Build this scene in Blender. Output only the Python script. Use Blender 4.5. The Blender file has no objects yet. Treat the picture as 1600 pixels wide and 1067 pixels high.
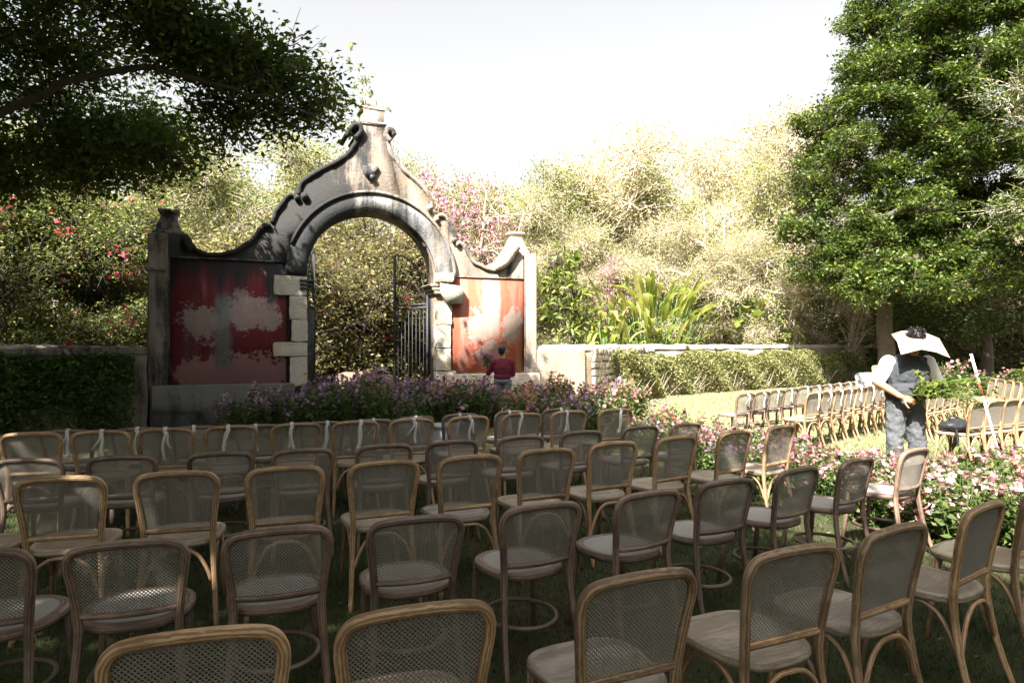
import bpy, math, random
import numpy as np
from mathutils import Vector, Matrix, Quaternion
rad = math.radians
rng = np.random.default_rng(7)
random.seed(7)
sc = bpy.context.scene
col = sc.collection

# ------------------------------------------------------------------ camera, sky, sun, exposure
cam_d = bpy.data.cameras.new('camera'); cam = bpy.data.objects.new('camera', cam_d); col.objects.link(cam)
cam_d.sensor_width = 36; cam_d.lens = 24; cam_d.shift_y = 0.0028; cam_d.clip_end = 600; cam_d.clip_start = 0.05
cam.location = (0, 0, 1.58); cam.rotation_euler = (rad(90), 0, 0)
sc.camera = cam
SUN_EL, SUN_AZ = 48, 25            # the sun stands behind the camera to the left
world = bpy.data.worlds.new('World'); sc.world = world; world.use_nodes = True
wt = world.node_tree; wt.nodes.clear()
sky = wt.nodes.new('ShaderNodeTexSky'); sky.sky_type = 'NISHITA'; sky.sun_disc = False
sky.sun_elevation = rad(SUN_EL); sky.sun_rotation = rad(180 + SUN_AZ)
sky.air_density = 1.0; sky.dust_density = 6.0; sky.ozone_density = 1.0
hs = wt.nodes.new('ShaderNodeHueSaturation'); hs.inputs['Saturation'].default_value = 0.05
bg = wt.nodes.new('ShaderNodeBackground'); bg.inputs['Strength'].default_value = 0.068
wo = wt.nodes.new('ShaderNodeOutputWorld')
wt.links.new(sky.outputs[0], hs.inputs['Color']); wt.links.new(hs.outputs[0], bg.inputs['Color']); wt.links.new(bg.outputs[0], wo.inputs[0])
sun_d = bpy.data.lights.new('sun', 'SUN'); sun_d.energy = 5.0; sun_d.angle = rad(0.5); sun_d.color = (1, .95, .87)
sun = bpy.data.objects.new('sun', sun_d); col.objects.link(sun)
ld = Vector((math.sin(rad(SUN_AZ)) * math.cos(rad(SUN_EL)), math.cos(rad(SUN_AZ)) * math.cos(rad(SUN_EL)), -math.sin(rad(SUN_EL))))
sun.rotation_euler = ld.to_track_quat('-Z', 'Y').to_euler(); sun.location = (-20, -30, 40)
sc.view_settings.view_transform = 'Standard'; sc.view_settings.look = 'None'
sc.view_settings.exposure = 2.35; sc.view_settings.gamma = 1.0; sc.view_settings.use_curve_mapping = False
sc.render.engine = 'CYCLES'
sc.cycles.max_bounces = 6; sc.cycles.diffuse_bounces = 3; sc.cycles.transmission_bounces = 3; sc.cycles.glossy_bounces = 2
sc.cycles.use_denoising = True
sc.cycles.sample_clamp_indirect = 6

# ------------------------------------------------------------------ mesh helpers
def mk_mesh(name, parts, mat=None, smooth=False):
    """parts: list of (V, F[, tint]) with F an int array (m,k) or list of such arrays; one mesh."""
    Vs, Fs, T, off, anyt = [], [], [], 0, any(len(p) > 2 for p in parts)
    for p in parts:
        V = np.asarray(p[0], dtype=np.float32).reshape(-1, 3)
        fl = p[1] if isinstance(p[1], list) else [p[1]]
        for F in fl:
            F = np.asarray(F, dtype=np.int32)
            if F.size: Fs.append(F + off)
        Vs.append(V); off += len(V)
        if anyt: T.append(np.asarray(p[2], dtype=np.float32) if len(p) > 2 else np.full(len(V), .5, np.float32))
    V = np.concatenate(Vs)
    loops = np.concatenate([F.ravel() for F in Fs])
    tot = np.concatenate([np.full(len(F), F.shape[1], np.int32) for F in Fs])
    st = np.concatenate([[0], np.cumsum(tot)[:-1]]).astype(np.int32)
    me = bpy.data.meshes.new(name)
    me.vertices.add(len(V)); me.vertices.foreach_set('co', V.ravel())
    me.loops.add(len(loops)); me.loops.foreach_set('vertex_index', loops.astype(np.int32))
    me.polygons.add(len(tot)); me.polygons.foreach_set('loop_start', st)
    if smooth: me.polygons.foreach_set('use_smooth', np.ones(len(tot), bool))
    me.update(calc_edges=True); me.validate()
    if anyt:
        a = me.attributes.new('tint', 'FLOAT', 'POINT'); a.data.foreach_set('value', np.concatenate(T))
    if mat: me.materials.append(mat)
    return me

def link(name, me, parent=None, loc=None, kind=None):
    o = bpy.data.objects.new(name, me); col.objects.link(o)
    if parent is not None: o.parent = parent
    if loc is not None: o.location = loc
    if kind: o['kind'] = kind
    return o
def obj(name, parts, mat, parent=None, smooth=False, loc=None, kind=None):
    if isinstance(parts, tuple): parts = [parts]
    return link(name, mk_mesh(name, parts, mat, smooth), parent, loc, kind)
def tag(o, label, cat, group=None):
    o['label'] = label; o['category'] = cat
    if group: o['group'] = group
    return o
def empty(name, loc=(0, 0, 0), rz=0):
    o = bpy.data.objects.new(name, None); col.objects.link(o); o.location = loc; o.rotation_euler = (0, 0, rz); o.empty_display_size = .1
    return o
KIDS = {}
def copy_tree(o, parent=None):
    c = o.copy(); col.objects.link(c)
    if parent is not None: c.parent = parent
    if o.name not in KIDS: KIDS[o.name] = list(o.children)
    for ch in KIDS[o.name]: copy_tree(ch, c)
    return c

def tube(pts, r, n=8, closed=False, flat=1.0):
    P = np.asarray(pts, float); m = len(P); R = np.broadcast_to(np.asarray(r, float), (m,))
    if closed: T = np.roll(P, -1, 0) - np.roll(P, 1, 0)
    else: T = np.gradient(P, axis=0)
    T /= np.linalg.norm(T, axis=1)[:, None] + 1e-9
    up = np.array([0, 0, 1.]) if abs(T[0][2]) < .9 else np.array([0, 1., 0])
    N = np.zeros_like(P); v = np.cross(np.cross(T[0], up), T[0]); v = np.cross(T[0], v); v /= np.linalg.norm(v); N[0] = v
    for i in range(1, m):
        v = N[i - 1] - T[i] * np.dot(N[i - 1], T[i]); N[i] = v / (np.linalg.norm(v) + 1e-9)
    B = np.cross(T, N); a = np.arange(n) * 2 * np.pi / n
    V = P[:, None, :] + R[:, None, None] * (np.cos(a)[None, :, None] * N[:, None, :] + flat * np.sin(a)[None, :, None] * B[:, None, :])
    V = V.reshape(-1, 3); idx = np.arange(m * n).reshape(m, n)
    nx = np.roll(idx, -1, 1)
    if closed: F = np.stack([idx, nx, np.roll(nx, -1, 0), np.roll(idx, -1, 0)], -1).reshape(-1, 4); return V, F
    F = np.stack([idx[:-1], nx[:-1], nx[1:], idx[1:]], -1).reshape(-1, 4)
    return V, [F, idx[0][::-1][None, :], idx[-1][None, :]]

def grain(pts, n):
    """coordinates that run along a bent rod (x, y over its section, z along it), for the wood grain"""
    P = np.asarray(pts, float); s = np.concatenate([[0], np.cumsum(np.linalg.norm(np.diff(P, axis=0), axis=1))]); a = np.arange(n) * 2 * np.pi / n
    return np.stack([np.repeat((.016 * np.cos(a))[None], len(P), 0), np.repeat((.016 * np.sin(a))[None], len(P), 0), np.repeat(s[:, None], n, 1)], -1).reshape(-1, 3)
def rod(name, pts, r, n, mat, parent, flat=1.0, closed=False):
    o = obj(name, tube(pts, r, n, closed, flat), mat, parent, True)
    a = o.data.attributes.new('grain', 'FLOAT_VECTOR', 'POINT'); a.data.foreach_set('vector', grain(pts, n).astype(np.float32).ravel()); return o
def smooth_path(pts, n=24):
    """Catmull-Rom through the points"""
    P = np.asarray(pts, float); Q = np.vstack([2 * P[0] - P[1], P, 2 * P[-1] - P[-2]]); out = []
    m = len(P) - 1
    for s in np.linspace(0, m - 1e-6, n):
        i = int(s); t = s - i; a, b, c, d = Q[i], Q[i + 1], Q[i + 2], Q[i + 3]
        out.append(.5 * ((2 * b) + (c - a) * t + (2 * a - 5 * b + 4 * c - d) * t * t + (3 * b - a - 3 * c + d) * t ** 3))
    return np.array(out)

def box(c, s, rz=0, bev=0.0):
    """box, optionally with chamfered edges (24 vertices)"""
    c = np.asarray(c, float); h = np.asarray(s, float) / 2
    V = np.array([[x, y, z] for x in (-1, 1) for y in (-1, 1) for z in (-1, 1)], float)
    F = np.array([[0, 1, 3, 2], [4, 6, 7, 5], [0, 4, 5, 1], [2, 3, 7, 6], [0, 2, 6, 4], [1, 5, 7, 3]])
    if bev <= 0: V = V * h; Fl = F
    else:
        VV, Fl = [], []; key = {}
        for i in range(8):
            for ax in range(3):
                v = V[i] * h
                for k in range(3):
                    if k != ax: v[k] -= V[i][k] * bev
                key[(i, ax)] = len(VV); VV.append(v)
        q = []; t = []
        for f in F:
            ax = [k for k in range(3) if len(set(V[f][:, k])) == 1][0]
            q.append([key[(i, ax)] for i in f])
        for i in range(8): t.append([key[(i, 0)], key[(i, 1)], key[(i, 2)]])
        for a in range(8):
            for b in range(a + 1, 8):
                df = [k for k in range(3) if V[a][k] != V[b][k]]
                if len(df) == 1:
                    k1, k2 = [k for k in range(3) if k != df[0]]
                    q.append([key[(a, k1)], key[(b, k1)], key[(b, k2)], key[(a, k2)]])
        V = np.array(VV); Fl = [np.array(q), np.array(t)]
    if rz:
        R = np.array([[math.cos(rz), -math.sin(rz), 0], [math.sin(rz), math.cos(rz), 0], [0, 0, 1]]); V = V @ R.T
    return V + c, Fl

def vnoise(P, seed=0):
    P = np.asarray(P); s = seed * 1.7
    return (np.sin(P[:, 0] * 1.9 + 1.3 * np.sin(P[:, 1] * 2.3 + s) + s) + np.sin(P[:, 1] * 2.7 + 1.1 * np.sin(P[:, 2] * 1.7 + 2 * s) + 2 * s)
            + np.sin(P[:, 2] * 2.1 + 1.2 * np.sin(P[:, 0] * 2.9 + 3 * s) + s * 3)) / 3

def rough_block(c, s, seed=0, n=4, amp=.012, rnd=.12, rz=0):
    """stone block: faces subdivided, corners rounded, surface uneven"""
    h = np.asarray(s, float) / 2; Vs, Fs, off = [], [], 0
    g = np.linspace(-1, 1, n + 1); A, B = np.meshgrid(g, g, indexing='ij')
    idx = np.arange((n + 1) ** 2).reshape(n + 1, n + 1)
    Fq = np.stack([idx[:-1, :-1], idx[1:, :-1], idx[1:, 1:], idx[:-1, 1:]], -1).reshape(-1, 4)
    for ax in range(3):
        for sg in (-1, 1):
            V = np.zeros(((n + 1) ** 2, 3)); o = [k for k in range(3) if k != ax]
            V[:, o[0]] = A.ravel(); V[:, o[1]] = B.ravel(); V[:, ax] = sg
            Vs.append(V); Fs.append((Fq if (sg > 0) == (ax != 1) else Fq[:, ::-1]) + off); off += len(V)
    V = np.concatenate(Vs)
    L = (np.abs(V) ** 8).sum(1) ** (1 / 8); V = V / (L[:, None] ** (rnd * 6)) * h
    q = V / max(h.mean(), .02) * 2 + seed * 3.1
    V = V + amp * np.stack([vnoise(q, seed), vnoise(q + 5, seed + 1), vnoise(q + 9, seed + 2)], -1)
    if rz:
        R = np.array([[math.cos(rz), -math.sin(rz), 0], [math.sin(rz), math.cos(rz), 0], [0, 0, 1]]); V = V @ R.T
    return V + np.asarray(c), np.concatenate(Fs)

def prism(poly, y0, y1):
    """polygon in (x, z) extruded along y"""
    P = np.asarray(poly, float); n = len(P)
    a = np.stack([P[:, 0], np.full(n, y0), P[:, 1]], -1); b = np.stack([P[:, 0], np.full(n, y1), P[:, 1]], -1)
    i = np.arange(n); j = np.roll(i, -1)
    return np.vstack([a, b]), [i[None, :], (i[::-1] + n)[None, :], np.stack([j, i, i + n, j + n], -1)]

def band(path, w0, w1, y0, y1):
    """rectangular moulding that follows a path in (x, z): from -w0 (inside) to +w1 (outside) of it"""
    P = np.asarray(path, float); T = np.gradient(P, axis=0); T /= np.linalg.norm(T, axis=1)[:, None]
    N = np.stack([-T[:, 1], T[:, 0]], -1); m = len(P)
    a, b = P - N * w0, P + N * w1
    def r(Q, y): return np.stack([Q[:, 0], np.full(m, y), Q[:, 1]], -1)
    V = np.stack([r(a, y0), r(b, y0), r(b, y1), r(a, y1)], 1).reshape(-1, 3); idx = np.arange(m * 4).reshape(m, 4); nx = np.roll(idx, -1, 1)
    F = np.stack([idx[:-1], idx[1:], nx[1:], nx[:-1]], -1).reshape(-1, 4)
    return V, [F, idx[0][None, :], idx[-1][::-1][None, :]]

def cyl_y(x, z, r, y0, y1, n=16):
    a = np.arange(n) * 2 * np.pi / n
    return prism(np.stack([x + r * np.cos(a), z + r * np.sin(a)], -1), y0, y1)

def lathe(prof, n=16, c=(0, 0, 0)):
    prof = np.asarray(prof, float); a = np.arange(n) * 2 * np.pi / n; m = len(prof)
    V = np.stack([prof[:, 0][:, None] * np.cos(a), prof[:, 0][:, None] * np.sin(a), np.repeat(prof[:, 1][:, None], n, 1)], -1).reshape(-1, 3) + np.asarray(c)
    idx = np.arange(m * n).reshape(m, n); nx = np.roll(idx, -1, 1)
    return V, [np.stack([idx[:-1], nx[:-1], nx[1:], idx[1:]], -1).reshape(-1, 4), idx[0][::-1][None, :], idx[-1][None, :]]

def unit(n, g=rng):
    v = g.normal(size=(n, 3)); return v / np.linalg.norm(v, axis=1)[:, None]
def leaves(P, size, aspect=.45, up=.6, g=rng, droop=.0, D=None, tint=None, fold=.12):
    P = np.asarray(P, float); n = len(P)
    if D is None:
        D = unit(n, g); D[:, 2] = D[:, 2] * .6 - droop; D /= np.linalg.norm(D, axis=1)[:, None]
    N = unit(n, g) * (1 - up) + np.array([0, 0, up]); S = np.cross(D, N); S /= np.linalg.norm(S, axis=1)[:, None] + 1e-9
    N = np.cross(S, D); L = (size * g.uniform(.65, 1.3, n))[:, None]
    V = np.stack([P - D * L * .5, P + S * L * aspect * .5 + N * L * fold, P + D * L * .5, P - S * L * aspect * .5 + N * L * fold], 1).reshape(-1, 3)
    t = g.uniform(0, 1, n) if tint is None else tint
    return V, np.arange(4 * n).reshape(n, 4), np.repeat(t, 4)
def twigs(A, B, r0, r1):
    A = np.asarray(A, float); B = np.asarray(B, float); n = len(A)
    T = B - A; T /= np.linalg.norm(T, axis=1)[:, None] + 1e-9
    X = np.cross(T, [.3, .5, .81]); X /= np.linalg.norm(X, axis=1)[:, None] + 1e-9; Y = np.cross(T, X)
    R0 = np.broadcast_to(np.asarray(r0, float), (n,)); R1 = np.broadcast_to(np.asarray(r1, float), (n,)); V = []
    for Q, R in ((A, R0), (B, R1)):
        for a in (0, 2.094, 4.189): V.append(Q + R[:, None] * (math.cos(a) * X + math.sin(a) * Y))
    V = np.stack(V, 1).reshape(-1, 3); b = (np.arange(n) * 6)[:, None]
    F = np.concatenate([b + np.array([[0, 1, 4, 3]]), b + np.array([[1, 2, 5, 4]]), b + np.array([[2, 0, 3, 5]])])
    return V, F

# ------------------------------------------------------------------ materials
class NT:
    def __init__(s, name, rough=.8, spec=.3):
        s.m = bpy.data.materials.new(name); s.m.use_nodes = True; s.t = s.m.node_tree
        s.b = s.t.nodes['Principled BSDF']; s.b.inputs['Roughness'].default_value = rough
        s.b.inputs['Specular IOR Level'].default_value = spec
    def n(s, typ, ins=None, **kw):
        x = s.t.nodes.new('ShaderNode' + typ)
        for k, v in kw.items(): setattr(x, k, v)
        for k, v in (ins or {}).items():
            i = x.inputs[k]
            if isinstance(v, bpy.types.NodeSocket): s.t.links.new(v, i)
            else: i.default_value = v
        return x
    def co(s): return s.n('TexCoord').outputs['Object']
    def map(s, scale, loc=(0, 0, 0), v=None): return s.n('Mapping', {'Vector': v or s.co(), 'Scale': scale, 'Location': loc}).outputs[0]
    def noise(s, scale, v=None, detail=4, rough=.55, dist=0): return s.n('TexNoise', {'Vector': v or s.co(), 'Scale': scale, 'Detail': detail, 'Roughness': rough, 'Distortion': dist}).outputs['Fac']
    def math(s, op, a, b=0.0, c=False):
        x = s.n('Math', {0: a, 1: b}, operation=op); x.use_clamp = c; return x.outputs[0]
    def step(s, v, a, b):
        return s.n('MapRange', {'Value': v, 'From Min': a, 'From Max': b}, interpolation_type='SMOOTHSTEP').outputs[0]
    def mix(s, f, a, b, blend='MIX'):
        x = s.n('Mix', data_type='RGBA', blend_type=blend)
        for i, v in ((0, f), (6, a), (7, b)):
            if isinstance(v, bpy.types.NodeSocket): s.t.links.new(v, x.inputs[i])
            elif i == 0: x.inputs[0].default_value = v
            else: x.inputs[i].default_value = (*v, 1) if len(v) == 3 else v
        return x.outputs[2]
    def xyz(s, v=None):
        x = s.n('SeparateXYZ', {0: v or s.co()}); return x.outputs
    def color(s, c):
        if isinstance(c, bpy.types.NodeSocket): s.t.links.new(c, s.b.inputs['Base Color'])
        else: s.b.inputs['Base Color'].default_value = (*c, 1)
        return s
    def bump(s, h, strength=.4, dist=.01):
        x = s.n('Bump', {'Height': h, 'Strength': strength, 'Distance': dist}); s.t.links.new(x.outputs[0], s.b.inputs['Normal']); return s
    def rnd(s): return s.n('ObjectInfo').outputs['Random']

def m_plain(name, c, rough=.7, var=.25, scale=30, bump=.15):
    t = NT(name, rough); n = t.noise(scale)
    t.color(t.mix(n, tuple(x * (1 - var) for x in c), tuple(x * (1 + var) for x in c))); t.bump(n, bump, .004); return t.m
def m_leaf(name, a, b, c=None, trans=.35, rough=.5, spec=.35):
    """leaf colours a..b(..c) by a per-leaf random attribute; part of the light passes through"""
    t = NT(name, rough, spec); at = t.n('Attribute', attribute_name='tint').outputs['Fac']
    r = t.n('ValToRGB', {0: at}); e = r.color_ramp.elements
    e[0].color = (*a, 1); e[1].color = (*(c or b), 1)
    if c: k = e.new(.6); k.color = (*b, 1)
    ob = t.n('ObjectInfo').outputs['Random']; k = t.math('ADD', t.math('MULTIPLY', ob, .5), .72)      # plants differ from one another
    col_ = t.mix(1, r.outputs[0], t.n('CombineColor', {0: k, 1: t.math('ADD', t.math('MULTIPLY', k, .85), .15), 2: k}).outputs[0], 'MULTIPLY')
    t.color(col_)
    tr = t.n('BsdfTranslucent', {'Color': t.mix(.35, col_, (b[0] * 1.5, b[1] * 1.6, b[2] * .7))})
    mx = t.n('MixShader', {0: trans, 1: t.b.outputs[0], 2: tr.outputs[0]})
    t.t.links.new(mx.outputs[0], t.t.nodes['Material Output'].inputs[0]); return t.m
def m_wood(name, a, b, rod_=True):
    """ash: growth rings cut at a slant, fine pores along the grain, each piece a little different"""
    t = NT(name, .45, .3); r = t.rnd()
    src = t.n('Attribute', attribute_name='grain').outputs['Vector'] if rod_ else t.co()
    off = t.n('CombineXYZ', {0: t.math('MULTIPLY', r, .05), 1: t.math('MULTIPLY', r, .04), 2: t.math('MULTIPLY', r, 7)}).outputs[0]
    v = t.n('VectorMath', {0: src, 1: off}, operation='ADD').outputs[0]
    if rod_: vm = t.n('Mapping', {'Vector': v, 'Rotation': (.05, .035, 0), 'Location': (.03, .01, 0), 'Scale': (1, 1, .16)}).outputs[0]
    else: vm = t.n('Mapping', {'Vector': v, 'Rotation': (0, .06, .10), 'Location': (0, .02, .05), 'Scale': (.10, 1, 1)}).outputs[0]
    w = t.n('TexWave', {'Vector': vm, 'Scale': 34 if rod_ else 14, 'Distortion': 3.5, 'Detail': 3, 'Detail Scale': 6 if rod_ else 9}, wave_type='RINGS', rings_direction='Z' if rod_ else 'X').outputs['Fac']
    fine = t.noise(9, v=t.map((60, 60, 2.2) if rod_ else (3, 60, 60), v=v), detail=4)
    f = t.step(t.math('ADD', t.math('MULTIPLY', w, .5), t.math('MULTIPLY', fine, .5)), .28, .72)
    c = t.mix(f, a, b); blot = t.noise(5, v=v, detail=3); c = t.mix(t.step(blot, .45, .75), c, tuple(x * .80 for x in a))
    c = t.mix(1, c, t.n('CombineColor', {0: t.math('ADD', t.math('MULTIPLY', r, .42), .76), 1: t.math('ADD', t.math('MULTIPLY', r, .38), .77), 2: t.math('ADD', t.math('MULTIPLY', r, .28), .81)}).outputs[0], 'MULTIPLY')
    t.color(c); t.bump(f, .2, .001); return t.m

M = {}
M['ash'] = m_wood('ash_wood', (.17, .100, .052), (.405, .272, .155))
M['ash_seat'] = m_wood('ash_seat_wood', (.215, .165, .115), (.37, .305, .23), False)
M['brown'] = m_wood('brown_wood', (.095, .062, .045), (.215, .15, .112))
def m_cane(name, c, s=1.0):
    t = NT(name, .55, .3); v = t.co(); x, y, z = t.xyz(v)
    w = t.math('SINE', t.math('MULTIPLY', t.math('ADD', x, t.math('ADD', z, y)), 870 * s)); w2 = t.math('SINE', t.math('MULTIPLY', t.math('SUBTRACT', x, t.math('ADD', z, y)), 870 * s))
    f = t.math('ADD', t.math('MULTIPLY', t.math('MULTIPLY', w, w2), .3), .5); nn = t.noise(14, v=v)
    f2 = t.math('MULTIPLY', t.math('ADD', f, nn), .5)
    r = t.rnd(); cc = t.mix(f2, tuple(k * .6 for k in c), tuple(k * 1.25 for k in c))
    t.color(t.mix(t.math('MULTIPLY', r, .45), cc, tuple(k * .62 for k in c))); t.bump(f, .5, .002)
    # thin cane strips let some light through
    tr = t.n('BsdfTranslucent', {'Color': (*tuple(k * 1.1 for k in c), 1)}); mx = t.n('MixShader', {0: .18, 1: t.b.outputs[0], 2: tr.outputs[0]})
    t.t.links.new(mx.outputs[0], t.t.nodes['Material Output'].inputs[0]); return t.m
M['cane'] = m_cane('cane', (.275, .245, .205)); M['cane_seat'] = m_cane('cane_seat', (.46, .43, .39), 1.2)
M['ribbon'] = m_plain('white_ribbon', (.46, .44, .42), .8, .12, 60, .3)
M['iron'] = m_plain('black_iron', (.025, .026, .03), .5, .4, 60, .3)
M['skin'] = m_plain('brown_skin', (.34, .17, .095), .5, .12, 40, .1)
M['hair'] = m_plain('black_hair', (.012, .011, .012), .35, .5, 90, .9)
M['card'] = m_plain('pale_cardboard', (.56, .38, .27), .85, .06, 12, .1)
M['print'] = m_plain('faded_red_print', (.62, .30, .28), .85, .2, 12, .1)
M['white_shirt'] = m_plain('white_cotton', (.72, .71, .70), .85, .06, 25, .2)
M['vest'] = m_plain('charcoal_vest', (.036, .040, .046), .8, .25, 25, .3)
M['jeans'] = m_plain('grey_jeans', (.08, .085, .09), .85, .3, 22, .4)
M['maroon'] = m_plain('maroon_jersey', (.085, .007, .018), .85, .25, 25, .3)
M['dark_trousers'] = m_plain('slate_trousers', (.09, .10, .11), .85, .3, 25, .3)
M['bag'] = m_plain('black_nylon', (.018, .019, .022), .45, .4, 40, .4)
M['bucket'] = m_plain('grey_plastic', (.20, .22, .24), .4, .12, 8, .05)
M['film'] = m_plain('white_plastic', (.6, .61, .63), .4, .15, 18, .5)
M['pole_white'] = m_plain('white_paint', (.75, .74, .73), .5, .08, 20, .05)
M['pole_red'] = m_plain('red_paint', (.5, .05, .06), .5, .1, 20, .05)
M['bark'] = m_plain('dark_bark', (.075, .060, .047), .95, .5, 9, .9)
M['bark_pale'] = m_plain('pale_bark', (.42, .35, .28), .95, .4, 9, .8)
M['stem'] = m_plain('green_stem', (.08, .13, .035), .7, .3, 30, .2)
# leaves
M['l_dark'] = m_leaf('dark_green_leaf', (.022, .050, .012), (.055, .095, .018), (.10, .125, .025))
M['l_tree'] = m_leaf('limb_leaf', (.03, .062, .014), (.085, .13, .025), (.17, .19, .04), .48)
M['l_ficus'] = m_leaf('ficus_leaf', (.018, .042, .008), (.068, .108, .013), (.155, .165, .022), .28)
M['l_mid'] = m_leaf('mid_green_leaf', (.05, .085, .02), (.13, .16, .04), (.26, .25, .08))
M['l_yellow'] = m_leaf('yellow_green_leaf', (.10, .14, .04), (.23, .26, .075), (.38, .34, .12))
M['l_dry'] = m_leaf('dry_cream_leaf', (.28, .27, .14), (.45, .41, .24), (.60, .50, .30), .4)
M['l_olive'] = m_leaf('olive_leaf', (.08, .085, .03), (.19, .175, .065), (.34, .27, .12), .4)
M['l_hedge'] = m_leaf('hedge_leaf', (.09, .11, .035), (.21, .21, .075), (.38, .33, .16), .3)
M['l_bed'] = m_leaf('bed_plant_leaf', (.035, .065, .018), (.075, .11, .028), (.13, .15, .04), .3)
M['l_lime'] = m_leaf('lime_leaf', (.07, .11, .02), (.15, .19, .035), (.27, .25, .06), .35)
M['l_banana'] = m_leaf('broad_leaf', (.13, .18, .04), (.27, .30, .07), (.46, .41, .16), .45)
for k, (a, b, c) in {'pink': ((.32, .12, .15), (.46, .25, .26), (.60, .43, .40)), 'coral': ((.40, .12, .07), (.50, .24, .16), (.60, .36, .28)),
                     'purple': ((.16, .08, .18), (.30, .17, .30), (.46, .34, .46)), 'cream': ((.46, .28, .27), (.56, .40, .37), (.64, .52, .47)),
                     'magenta': ((.24, .07, .11), (.36, .15, .19), (.48, .26, .30)), 'red': ((.45, .02, .05), (.55, .04, .10), (.62, .07, .16)),
                     'boug': ((.42, .10, .22), (.55, .20, .34), (.62, .34, .46))}.items():
    M['f_' + k] = m_leaf(k + '_petal', a, b, c, .4, .6, .2)

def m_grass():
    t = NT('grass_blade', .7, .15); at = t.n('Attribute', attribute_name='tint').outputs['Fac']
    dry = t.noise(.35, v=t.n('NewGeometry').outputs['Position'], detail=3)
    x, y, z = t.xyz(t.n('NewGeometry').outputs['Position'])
    far = t.step(t.math('ADD', y, t.math('MULTIPLY', dry, 5)), 10, 14)       # shade and sunlight put into the colour: dark near, pale on the open lawn
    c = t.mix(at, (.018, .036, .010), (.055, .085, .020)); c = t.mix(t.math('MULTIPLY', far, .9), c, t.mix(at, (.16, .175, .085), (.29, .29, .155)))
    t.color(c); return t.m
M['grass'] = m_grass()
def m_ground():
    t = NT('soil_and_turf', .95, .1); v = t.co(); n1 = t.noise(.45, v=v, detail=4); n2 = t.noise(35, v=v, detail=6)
    x, y, z = t.xyz(v); far = t.step(t.math('ADD', y, t.math('MULTIPLY', n1, 5)), 10, 14)  # turf colour carries the shade near the chairs and the sun further out
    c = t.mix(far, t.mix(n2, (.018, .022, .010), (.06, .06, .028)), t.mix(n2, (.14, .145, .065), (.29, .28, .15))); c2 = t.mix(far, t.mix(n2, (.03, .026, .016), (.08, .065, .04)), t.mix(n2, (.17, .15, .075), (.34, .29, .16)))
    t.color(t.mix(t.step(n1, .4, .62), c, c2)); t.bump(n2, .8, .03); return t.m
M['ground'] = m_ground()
def m_lime(name, base, mold=.5, left=False):
    """old lime render: cream to grey, black mould in blots and drips"""
    t = NT(name, .95, .1); v = t.co(); x, y, z = t.xyz(v)
    big = t.noise(.9, v=v, detail=6, rough=.62); drip = t.noise(1.6, v=t.map((2.2, 2.2, .28), v=v), detail=6, rough=.65); fine = t.noise(22, v=v, detail=6, rough=.7)
    c = t.mix(fine, tuple(k * .72 for k in base), tuple(min(.8, k * 1.18) for k in base))
    c = t.mix(t.step(t.noise(2.1, v=t.map((1, 1, 1), (7, 3, 2), v)), .48, .7), c, (base[0] * .95, base[1] * .82, base[2] * .66))
    s = t.math('ADD', t.math('MULTIPLY', big, .5), t.math('MULTIPLY', drip, .5))
    if left: s = t.math('ADD', s, t.math('MULTIPLY', t.math('SUBTRACT', 1.0, t.step(x, 1.9, 4.9)), .36))   # heavier mould on the left half, with its shade put into the colour too
    s = t.math('ADD', s, t.math('MULTIPLY', t.math('SUBTRACT', fine, .5), .12))
    f = t.step(s, .64 - mold * .22, .78 - mold * .22)
    c = t.mix(t.math('MULTIPLY', f, .93), c, (.022, .024, .026))
    t.color(c); t.bump(t.math('ADD', t.math('MULTIPLY', fine, .5), t.math('MULTIPLY', big, .8)), .9, .05); return t.m
M['lime'] = m_lime('lime_render', (.255, .212, .175), .70, True)
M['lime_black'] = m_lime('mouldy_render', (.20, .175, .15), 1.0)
M['lime_clean'] = m_lime('pale_render', (.40, .335, .28), .22)
M['coping'] = m_lime('coping_render', (.27, .24, .21), .72, True)
M['ring'] = m_lime('arch_ring_render', (.27, .265, .26), .80, True)
M['quoin'] = m_lime('quoin_stone', (.44, .40, .345), .2)
M['plinth'] = m_lime('plinth_render', (.12, .118, .112), .6)
M['rubble'] = m_lime('rubble_stone', (.46, .41, .345), .12)
M['mortar'] = m_lime('wall_mortar', (.34, .29, .23), .3)
M['walltop'] = m_lime('wall_cap_render', (.40, .36, .31), .3)
M['rock'] = m_plain('brown_rock', (.17, .12, .085), .95, .4, 6, .8)

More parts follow.
